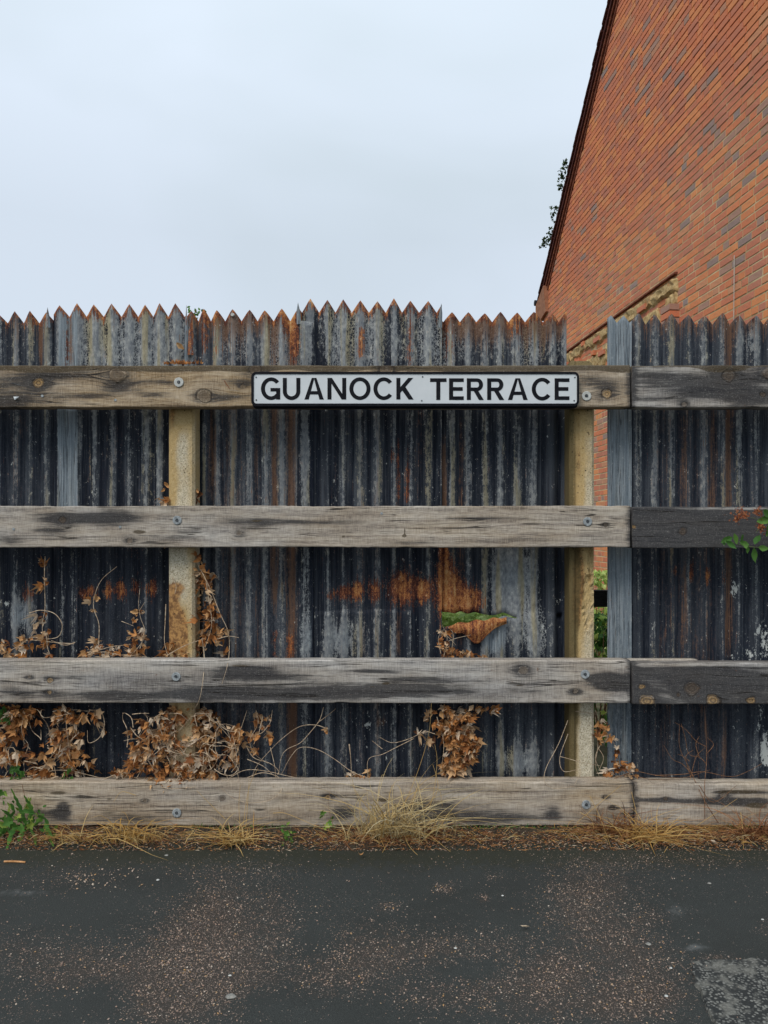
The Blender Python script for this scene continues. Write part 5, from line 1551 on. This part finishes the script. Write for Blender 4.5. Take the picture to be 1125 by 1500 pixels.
# grasses
def tuft(label, px, py, n, L, spread, col=(0.3, 1.0), lean=0.0, up=0.6, name='dry_grass', mat=None, droop=1.0, w=.0012, group='dry grass tufts', off=0.0, cat='grass tuft', yb=None):
    mat = mat or M_STRAW
    base = gp(px, py, .015) if yb is None else at(px, py, yb)
    L *= 1.35; n = int(n * 1.5); w *= 1.25
    t = empty(name, base, label, cat, group)
    for i in range(n):
        a = R.uniform(-math.pi, math.pi)
        l = L * R.choice([R.uniform(.25, .6), R.uniform(.5, 1.0), R.uniform(.8, 1.3)])
        dx, dy = math.cos(a) * spread + lean, math.sin(a) * spread * .7 - .25 * spread + off
        d = Vector((dx, dy, up * R.uniform(.5, 1.3))).normalized()
        p = base + Vector((R.gauss(0, .016 + L * .17), R.uniform(-.02, .03), -.006))
        sway = R.gauss(0, .0035)
        pts = [p.copy()]
        v = d * (l / 7)
        for k in range(7):
            p = p + v
            if p.y > 3.388: p.y = 3.388; v.y = min(v.y, 0)
            if p.z < .004: p.z = .004; v.z = abs(v.z) * .1
            pts.append(p.copy())
            v = v + Vector((R.gauss(0, .0022) + sway * l / .15, R.gauss(0, .0016), -.0022 * R.uniform(.4, 1.7) * droop * (l / .15)))
            if R.random() < .05: v = v + Vector((R.gauss(0, .012), R.gauss(0, .006), -.008))
        side = Vector((-d.y, d.x, 0))
        if side.length < .1: side = Vector((1, 0, 0))
        mb = MB()
        mb.ribbon(pts, w * R.uniform(.7, 1.4), side + Vector((R.gauss(0, .3), 0, R.gauss(0, .2))), a=R.uniform(*col))
        mb.build('blade', mat, t)
    return t


tuft('golden drooping grass tuft against the bottom rail, left of the left post foot', 195, 1232, 60, .15, .55, (.25, .7), up=1.2, droop=2.0, w=.0020)
tuft('round ochre grass tuft with three tall stalks, right of the left post foot', 345, 1234, 70, .13, .9, (.2, .7), up=.9, droop=1.2, w=.0017)
t_ = tuft('biggest pale straw tuft sprawling over the kerb edge below the middle of the fence', 574, 1228, 150, .31, .8, (.5, 1.0), up=1.5, droop=1.25, w=.0017, lean=.22)
tuft('thin yellow stalks drooping onto the asphalt below the left ivy', 120, 1232, 30, .15, .6, (.3, .7), up=.7, droop=1.6, lean=.1, w=.0016)
tuft('reddish brown withered clump just right of the big straw tuft', 627, 1216, 70, .07, .9, (0, .8), mat=M_RUSTW, up=.7, w=.0018)
tuft('low ochre grass right of the withered brown clump', 675, 1214, 40, .07, 1.0, (.1, .5), up=.5, w=.0012)
tuft('dense ochre tangle of grass below the joint of the bottom rails', 950, 1230, 110, .15, .9, (.1, .6), up=.9, w=.0017)
tuft('dark red withered weed leaning on the bottom rail joint', 902, 1222, 80, .15, .7, (0, .7), mat=M_RUSTW, up=1.0, w=.0018)
tuft('rusty brown weed at the right edge in front of the bottom rail', 1108, 1224, 90, .17, .9, (.1, .8), mat=M_RUSTW, up=.9, w=.0016)
tuft('sparse ochre grass between the rail joint and the right edge', 1020, 1214, 50, .09, 1.0, (.1, .5), up=.5)
tuft('short brown grass under the right post', 838, 1218, 40, .09, 1.0, (.05, .5), up=.5)
tuft('flattened brown grass right of the green weed at the left edge', 95, 1216, 60, .08, 1.0, (0, .6), up=.4, mat=M_RUSTW)
tuft('dry brown stalks lying left of the big straw tuft', 500, 1222, 60, .09, 1.2, (.0, .7), mat=M_RUSTW, up=.35)
tuft('short dull straw under the left post', 275, 1216, 40, .08, 1.1, (.1, .6), up=.35)
tuft('scattered ochre stalks below the right bolt of the bottom rail', 880, 1218, 30, .10, 1.1, (.15, .6), up=.45)
tuft('thin straw growing below the bare twigs', 1065, 1216, 30, .11, 1.0, (.1, .6), up=.6)
# long single stalks of the big tuft and others
ls = empty('tall_straw', gp(575, 1216, .015), 'long thin straw stalks rising across the bottom rail from the big tuft', 'dry stalks')
stems(ls, [[(560, 1215, 3.36), (590, 1180, 3.37), (612, 1130, 3.38), (628, 1075, 3.385), (632, 1030, 3.385)], [(575, 1212, 3.35), (620, 1185, 3.34), (640, 1160, 3.33), (640, 1140, 3.35), (634, 1120, 3.38)], [(570, 1205, 3.36), (548, 1170, 3.37), (540, 1140, 3.38)],
           [(600, 1205, 3.34), (630, 1180, 3.33), (640, 1120, 3.35), (637, 1090, 3.37)], [(580, 1215, 3.33), (565, 1240, 3.22), (548, 1270, 3.12), (528, 1300, 3.02)], [(560, 1205, 3.34), (620, 1220, 3.25), (640, 1232, 3.2), (660, 1248, 3.15)],
           [(555, 1205, 3.36), (522, 1160, 3.38), (515, 1135, 3.385)], [(585, 1205, 3.34), (600, 1165, 3.34), (640, 1155, 3.33), (648, 1180, 3.33)], [(556, 1225, 3.28), (566, 1250, 3.2), (572, 1282, 3.08)], [(400, 1191, 3.385), (420, 1192, 3.38), (470, 1213, 3.3), (500, 1222, 3.26)],
           [(590, 1216, 3.32), (600, 1240, 3.2), (622, 1262, 3.14)], [(595, 1190, 3.35), (616, 1150, 3.37), (650, 1128, 3.385)]], .0016, M_STRAW, name='stalk')
mb = MB()
for i in range(9):
    a = at(571 + R.uniform(-1, 1), 1268 + i * 1.2, 3.12)
    mb.ribbon([a, a + Vector((R.uniform(-.006, .006), -.01, -.012)), a + Vector((R.uniform(-.01, .01), -.02, -.02))], .0012, (1, 0, 0), .95)
mb.build('seed_head', M_STRAW, ls)
ls = empty('tall_straw', gp(350, 1216, .015), 'three upright thin stalks crossing the bottom rail right of the left post', 'dry stalks')
stems(ls, [[(352, 1212, 3.37), (350, 1180, 3.385), (352, 1150, 3.385)], [(356, 1212, 3.37), (360, 1180, 3.385), (366, 1150, 3.385), (378, 1125, 3.385)], [(360, 1212, 3.37), (363, 1175, 3.385), (365, 1140, 3.385)], [(330, 1200, 3.38), (310, 1180, 3.385), (288, 1158, 3.385)],
           [(199, 1165, 3.37), (178, 1160, 3.37), (166, 1175, 3.36)]], .0016, M_STRAW, name='stalk')
ls = empty('tall_straw', gp(935, 1216, .015), 'loose thin stalks crossing the bottom rail near the joint', 'dry stalks')
stems(ls, [[(864, 1166, 3.37), (880, 1200, 3.34), (898, 1250, 3.2)], [(925, 1160, 3.38), (932, 1190, 3.36), (940, 1230, 3.25), (945, 1262, 3.15)], [(1085, 1190, 3.36), (1088, 1215, 3.3), (1090, 1250, 3.2), (1098, 1262, 3.15)],
           [(850, 1190, 3.37), (866, 1200, 3.35), (870, 1215, 3.3)], [(978, 1240, 3.22), (972, 1250, 3.18), (960, 1268, 3.13)], [(845, 1205, 3.37), (880, 1175, 3.37), (910, 1150, 3.385)], [(1020, 1210, 3.36), (1050, 1190, 3.36), (1080, 1170, 3.37)]], .0016, M_STRAW, name='stalk')
ls = empty('fallen_twig', gp(420, 1235, .02), 'thin brown creeping twig lying along the soil edge', 'twig')
stems(ls, [[(345, 1224, 3.31), (400, 1228, 3.30), (440, 1240, 3.27), (480, 1250, 3.24), (525, 1258, 3.22)]], .0022, M_STEMD)


# green plants
def herb(label, px, py, spec, name='green_weed'):
    base = gp(px, py, .02)
    t = empty(name, base, label, 'weed')
    return t


hb = herb('fresh green weed with jagged upright leaves at the far left corner of the bottom rail', 25, 1225, None)
for (x0, y0, x1, y1, x2, y2, w) in [(40, 1215, 30, 1185, 16, 1155, .006), (42, 1215, 45, 1185, 35, 1165, .007), (40, 1215, 20, 1215, 8, 1250, .006), (38, 1215, 30, 1225, 25, 1258, .006), (45, 1215, 50, 1225, 52, 1238, .006),
                                    (68, 1210, 72, 1225, 78, 1240, .007), (66, 1205, 70, 1215, 76, 1225, .006), (20, 1210, 10, 1190, 0, 1185, .008), (15, 1212, 5, 1200, -8, 1195, .009), (12, 1215, 2, 1215, -8, 1225, .008), (50, 1210, 60, 1195, 30, 1190, .008)]:
    pts = smooth_path([at(x0, y0, 3.33), at(x1, y1, 3.31), at(x2, y2, 3.28 if y2 < 1220 else 3.2)], 6)
    mb = MB(); N = len(pts)
    for i, p in enumerate(pts):
        q = i / (N - 1); ww = w * (0.5 + 1.2 * math.sin(math.pi * min(1, q * 1.05))) * (1.35 if i % 2 else .7)
        mb.v += [tuple(p + Vector((-ww, .001, 0.3 * ww))), tuple(p + Vector((0, -.002, 0))), tuple(p + Vector((ww, .001, -.3 * ww)))]; mb.a += [R.uniform(.3, .8)] * 3
        if i:
            b = i * 3
            mb.f += [(b - 3, b - 2, b + 1, b), (b - 2, b - 1, b + 2, b + 1)]; mb.m += [0, 0]
    mb.build('leaf', M_GREEN, hb)
for i in range(75):
    x, y = R.choice([(60, 1195), (25, 1215), (65, 1215), (5, 1160), (12, 1175), (42, 1180), (10, 1190, ), (8, 1205), (38, 1190), (48, 1200), (2, 1215), (20, 1200), (0, 1180), (30, 1202)])
    put_leaf(BANK_GREEN, hb, at(x + R.gauss(0, 9), y + R.gauss(0, 8), R.uniform(3.27, 3.37)), R.uniform(.016, .042), hang_rot(), R.choice([2, 4, 6, 8, 8, 9, 5]))
stems(hb, [[(32, 1148, 3.37), (38, 1175, 3.36), (42, 1200, 3.34)], [(40, 1215, 3.33), (20, 1190, 3.33), (8, 1185, 3.33)]], .0016, M_STEMD)
hb = herb('small bright green sprig on the soil left of the middle', 424, 1240, None)
for i in range(26):
    put_leaf(BANK_GREEN, hb, at(423 + R.gauss(0, 6), 1226 + R.gauss(0, 9), R.uniform(3.24, 3.28)), R.uniform(.012, .022), hang_rot(), R.randrange(4, 9))
stems(hb, [[(424, 1240, 3.26), (422, 1225, 3.26), (426, 1212, 3.26)]], .0015, M_GSTEM)
hb = herb('thin dark stem with a few yellow green leaves left of the big straw tuft', 492, 1222, None)
for x, y in [(470, 1196), (473, 1190), (486, 1198), (484, 1205), (480, 1210), (476, 1214), (488, 1210)]:
    put_leaf(BANK_GREEN, hb, at(x, y, 3.33), R.uniform(.018, .026), hang_rot(), R.randrange(5, 10))
stems(hb, [[(493, 1228, 3.28), (487, 1205, 3.31), (481, 1180, 3.33), (484, 1155, 3.34)]], .0013, M_STEMD)
hb = empty('green_weed', at(100, 1138, 3.46), 'tiny green ivy shoots among the dead leaves on the left end of the bottom rail', 'weed')
for x, y, n in [(98, 1140, 6), (23, 1128, 7), (5, 1045, 7), (26, 1140, 3), (4, 1055, 4)]:
    for i in range(n):
        put_leaf(BANK_GREEN, hb, at(x + R.gauss(0, 5), y + R.gauss(0, 4), 3.44), R.uniform(.022, .034), hang_rot(), R.randrange(1, 6))
hb = empty('moss', gp(700, 1212, .02), 'patch of green moss along the foot of the bottom rail', 'moss')
hb['kind'] = 'stuff'
mb = MB()
for i in range(900):
    x = R.choice([R.gauss(705, 60), R.uniform(630, 900), R.gauss(1100, 25), R.uniform(280, 420)])
    p = at(x, R.gauss(1212, 2.5), 3.385); q = Euler((R.uniform(0, 3), R.uniform(0, 3), 0)).to_matrix(); s_ = R.uniform(.002, .0045)
    mb.add([p + q @ Vector(v) * s_ for v in ((-1, 0, 0), (1, 0, 0), (0, 1.3, .2))], [(0, 1, 2)], R.uniform(.1, .7))
o = mb.build('tuft', M_GREEN, hb); o['kind'] = 'stuff'

# butterfly bush spray entering from the right
bd = empty('butterfly_bush', at(1175, 800, 3.30), 'butterfly bush branch with faded orange flower spikes and green leaves over the right hand rails', 'bush')
YB = 3.30
stems(bd, [[(1230, 850), (1180, 812), (1140, 804), (1110, 802), (1085, 798), (1068, 793)], [(1230, 800), (1170, 780), (1130, 765), (1100, 758)], [(1130, 770), (1112, 775), (1108, 780)], [(1130, 765), (1118, 750), (1108, 748)]], .0022, M_GSTEM, Y=YB)
for x, y, s, ang in [(1064, 791, .05, 60), (1070, 797, .045, 130), (1077, 790, .045, -20), (1086, 788, .05, -50), (1092, 800, .03, 150), (1095, 805, .03, 170), (1109, 792, .055, 10), (1104, 812, .06, 165), (1118, 803, .05, -80), (1090, 796, .04, -70),
                     (1122, 752, .06, -60), (1120, 762, .07, -100), (1124, 772, .07, 200), (1130, 780, .07, 150), (1060, 796, .03, 80), (1140, 795, .06, -30), (1150, 815, .07, 200)]:
    rot = Euler((math.radians(90 + R.gauss(0, 22)), math.radians(ang), math.radians(R.gauss(0, 20))))
    put_leaf(BANK_LANCE, bd, at(x, y, YB - R.uniform(0, .02)), s, rot)
for cx_, cy_, ex, ey, n in [(1084, 754, 1076, 764, 70), (1088, 752, 1095, 757, 50), (1078, 746, 1086, 750, 26), (1108, 748, 1116, 752, 60), (1112, 768, 1118, 776, 60), (1118, 778, 1110, 772, 30)]:
    mb = MB()
    for i in range(n):
        q = R.random()
        p = at(cx_ + (ex - cx_) * q + R.gauss(0, 3.2), cy_ + (ey - cy_) * q + R.gauss(0, 3.0), YB - R.gauss(.01, .008))
        rm = Euler((R.uniform(0, 6), R.uniform(0, 6), 0)).to_matrix(); s_ = R.uniform(.003, .006)
        a_ = R.random()
        for k in range(4):
            w1, w2 = k * 1.57, k * 1.57 + .9
            mb.add([p, p + rm @ Vector((math.cos(w1), math.sin(w1), .3)) * s_, p + rm @ Vector((math.cos(w2), math.sin(w2), .3)) * s_], [(0, 1, 2)], a_)
    mb.build('flower_spike', M_FLOWER, bd)


# vegetation behind the fence, seen through the tear and the gap
def bush(label, c, rad, h, n, mat, size=(.03, .06), nstem=6, group='shrubs behind the fence', flat=.6, tilt=1.0):
    t = empty('green_bush', (c[0], c[1], 0), label, 'bush', group)
    mb = MB()
    for i in range(n):
        a = R.uniform(0, 6.283); q = R.random() ** .5
        z = h * (R.random() ** flat)
        rr = rad * (1 - (.55 if flat > .3 else .1) * (z / h) ** 2) * (0.8 + .4 * float(vn(a * 2, z * 6, 3)))
        p = Vector((c[0] + rr * q * math.cos(a), c[1] + rr * q * math.sin(a) * .8, z))
        V, Fc = BANK_GREEN[R.randrange(10)][1:3]
        rm = Euler((R.gauss(tilt, .5), R.gauss(0, .5), R.uniform(0, 6.3))).to_matrix(); s_ = R.uniform(*size)
        mb.add([p + rm @ v * s_ for v in V], Fc, R.random())
    o = mb.build('foliage', mat, t, smooth=True); o['kind'] = 'stuff'
    mb = MB()
    for i in range(nstem):
        a = R.uniform(0, 6.28)
        mb.tube([Vector((c[0], c[1], 0)), Vector((c[0] + rad * .3 * math.cos(a), c[1] + rad * .3 * math.sin(a), h * .5)), Vector((c[0] + rad * .6 * math.cos(a), c[1] + rad * .6 * math.sin(a), h * .9))], .006, .002)
    mb.build('stem', M_STEMD, t)
    return t


bush('bright green bramble showing through the torn hole in the metal', (0.43, 4.25), .60, .90, 3200, M_LIME, (.03, .05), flat=.12, tilt=.35)
bush('green shrub behind the open gap beside the right post', (1.33, 4.75), .22, .80, 500, M_GREEN, (.03, .055))
bush('low yellowish shrub at the foot of the brick wall, seen in the gap', (2.02, 7.3), .30, .93, 500, M_LIME, (.04, .07), group=None)
tr = empty('sapling', at(283, 760, 3.85) * 1.0, 'thin sapling whose leafy tip just tops the fence above the left post', 'plant')
tr.location = (at(283, 760, 3.85).x, 3.85, 0)
stems(tr, [[(280, 1160, 3.85), (282, 800, 3.85), (281, 560, 3.85), (284, 470, 3.85), (287, 455, 3.85)]], .005, M_STEMD)
for i in range(26):
    put_leaf(BANK_LANCE, tr, at(286 + R.gauss(0, 6), 459 + R.gauss(0, 6), 3.85 + R.uniform(-.03, .03)), R.uniform(.014, .024), Euler((R.uniform(0, 6), R.uniform(0, 6), 0)))
# creeper on the far roof slope, its sprays poking past the verge
cr = empty('roof_creeper', wp(UR + 2.6, roofz(UR + 2.6) + .03, -.1), 'green creeper sprays sticking out past the roof edge of the brick house', 'creeper')
mb = MB()
for (px, py, rx, ry, n) in [(828, 243, 5, 6, 26), (824, 258, 6, 8, 30), (822, 275, 5, 5, 16), (813, 308, 6, 6, 24), (811, 320, 3, 6, 12), (803, 350, 7, 9, 40), (797, 360, 5, 5, 16), (808, 338, 3, 6, 10), (830, 236, 3, 3, 5)]:
    # find the depth of the roof edge behind this row
    for i in range(n):
        yy = py + R.uniform(-ry, ry)
        # rake line: x/Y and z
        rk = 797 + (430 - yy) / 430 * 98
        Yk = WA / ((rk - HX) / F - WB)
        p = at(px + R.gauss(0, rx * .6), yy, Yk + .12)
        V, Fc = BANK_GREEN[R.randrange(10)][1:3]
        rm = Euler((R.uniform(0, 6), R.uniform(0, 6), 0)).to_matrix(); s_ = R.uniform(.03, .055)
        mb.add([p + rm @ v * s_ for v in V], Fc, R.random())
o = mb.build('foliage', M_DKGREEN, cr, smooth=True); o['kind'] = 'stuff'
for (px, py) in [(828, 245), (823, 262), (812, 312), (803, 352)]:
    rk = 797 + (430 - py) / 430 * 98
    Yk = WA / ((rk - HX) / F - WB)
    mb = MB(); mb.tube([at(rk + 3, py + 22, Yk + .14), at((rk + px) / 2, py + 8, Yk + .13), at(px, py - 4, Yk + .12)], .006, .003)
    mb.build('stem', M_STEMD, cr)

# thatch: short dry blades matted along the foot of the rail
mb = MB()
for i in range(5200):
    x = R.uniform(-1.85, 1.85)
    px_ = HX + x * F / 3.3
    dn_ = float(fbm(np.array([x * 5.]), np.array([3.]), 61)[0])
    dens_ = .05 + 1.7 * max(0, dn_ - .4) + .8 * math.exp(-((px_ - 545) / 90) ** 2) + .7 * math.exp(-((px_ - 960) / 110) ** 2) + .4 * math.exp(-((px_ - 90) / 90) ** 2)
    if R.random() > dens_: continue
    y = min(3.385, 3.27 + R.gauss(0.03, .05))
    if y < 3.2: continue
    p = Vector((x, y, .012 + .02 * R.random()))
    a = R.uniform(0, 6.28); l = R.uniform(.015, .06)
    d = Vector((math.cos(a), math.sin(a) * .5, R.uniform(0, .9))).normalized() * l / 3
    pts = [p]
    for k in range(3):
        q = pts[-1] + d; q.y = min(q.y, 3.39); q.z = max(q.z, .006); pts.append(q); d = d + Vector((R.gauss(0, .003), R.gauss(0, .002), -.005))
    mb.ribbon(pts, R.uniform(.0007, .0018), Vector((-d.y, d.x, .2)), R.random(), 0 if R.random() < .62 else 1)
tag(mb.build('dry_thatch', [M_RUSTW, M_STRAW]), kind='stuff')
# odds and ends on the rails and the pavement
lf = empty('curled_leaf', at(263, 505, 3.545), 'single orange leaf caught high on the metal above the left bolt', 'leaf')
put_leaf(BANK_DEAD, lf, at(263, 506, 3.545), .042, hang_rot(), 14)
mb = MB(); mb.tube([at(263, 490, 3.55), at(263, 500, 3.545)], .001); mb.build('stalk', M_STEMD, lf)
lf = empty('leaf_heap', at(265, 533, 3.44), 'crumbs of dead leaves lying on the top rail above the left bolt', 'dead leaves')
lf['kind'] = 'stuff'
mb = MB()
for i in range(70):
    p = at(265 + R.gauss(0, 12), 533 + R.uniform(-1.5, 1), R.uniform(3.41, 3.47)); V, Fc = BANK_DEAD[R.randrange(24)][1:3]
    rm = Euler((R.uniform(-.6, .6), R.uniform(-.6, .6), R.uniform(0, 6))).to_matrix()
    mb.add([p + rm @ v * R.uniform(.008, .016) for v in V], Fc, R.uniform(0, .5))
o = mb.build('crumbs', M_DEAD, lf); o['kind'] = 'stuff'
for lab, px, py, s_, pk in [('pale curled dead leaf alone on the dark asphalt right of the middle', 770, 1358, .030, 20), ('tan dead leaf at the soil edge below the big straw tuft', 529, 1253, .026, 12), ('yellow fallen leaf on the soil near the rail joint', 918, 1230, .030, 13),
                            ('orange fallen leaf on the soil below the bare twigs', 1062, 1232, .032, 12), ('pale green grey fallen leaf at the soil edge on the right', 1046, 1236, .030, 22), ('brown leaf leaning under the golden tuft', 214, 1226, .03, 10), ('upright tan leaf left of the round ochre tuft', 326, 1215, .034, 17)]:
    p = gp(px, py, .012)
    lf = empty('fallen_leaf', p, lab, 'leaf')
    put_leaf(BANK_DEAD, lf, p, s_, Euler((R.uniform(-.25, .25), R.uniform(-.25, .25), R.uniform(0, 6)) if px != 770 else (.15, .3, 1.9)), pk)
st_ = MB(); a, b = gp(6, 1262, .006), gp(37, 1263, .006)
st_.tube([a, a.lerp(b, .5) + Vector((0, .002, .001)), b], .0038, n=7)
tag(st_.build('wooden_stick', simple('orange_stick', (.34, .16, .06), (.55, .30, .14), 60), origin=(a + b) / 2), 'short orange brown stick lying on the asphalt at the left edge', 'stick')


def chip(label, px, py, s_, mat=None, name='pebble'):
    p = gp(px, py, .003)
    n = 9
    V = [p + Vector((math.cos(6.283 * k / n) * s_ * R.uniform(.75, 1.2), math.sin(6.283 * k / n) * s_ * .8 * R.uniform(.75, 1.2), 0)) for k in range(n)]
    V2 = [p + (v - p) * .7 + Vector((0, 0, s_ * .35)) for v in V]
    mb = MB(); mb.add(V + V2, [(k, (k + 1) % n, n + (k + 1) % n, n + k) for k in range(n)] + [tuple(range(n, 2 * n))])
    tag(mb.build(name, mat or M_ZINCW, origin=p), label, 'pebble', 'pale pebbles on the asphalt')


M_CHIP = simple('grey_chip', (.16, .16, .15), (.30, .29, .26), 60)
for lab, px, py, s_ in [('flat grey pebble near the bottom edge left of the middle', 338, 1460, .017), ('flat pale pebble on the right part of the asphalt', 1039, 1294, .010), ('oval grey pebble left of the smooth dark area', 950, 1383, .011),
                        ('cream pebble right of the flat grey one', 337, 1429, .0065), ('white chip nearest to the golden tuft on the asphalt', 244, 1253, .010), ('pale oval chip below the white one', 231, 1289, .008),
                        ('small white speck of paper like stone on smooth asphalt', 736, 1312, .006), ('yellowish round pebble below the curled leaf', 667, 1389, .006), ('white pebble by the joint of the pale repair', 983, 1418, .006), ('white pebble near the bottom in front of the repair', 976, 1459, .007), ('light chip near the right edge', 1117, 1347, .006)]:
    chip(lab, px, py, s_ * .85, M_CHIP if s_ > .009 else None)
g = MB()
for i in range(60):
    q = gp(R.gauss(122, 12), R.gauss(1288, 8), .002) if i < 30 else gp(R.gauss(170, 26), R.gauss(1280, 12), .002)
    pebble_into(g, q, R.uniform(.002, .006), R.uniform(.7, .97))
tag(g.build('mortar_crumbs', M_STONE), kind='stuff')

for o in bpy.data.objects:
    if '_o' in o: del o['_o']
print('objects', len(bpy.data.objects), 'tris', sum(len(o.data.polygons) for o in bpy.data.objects if o.type == 'MESH') * 2)
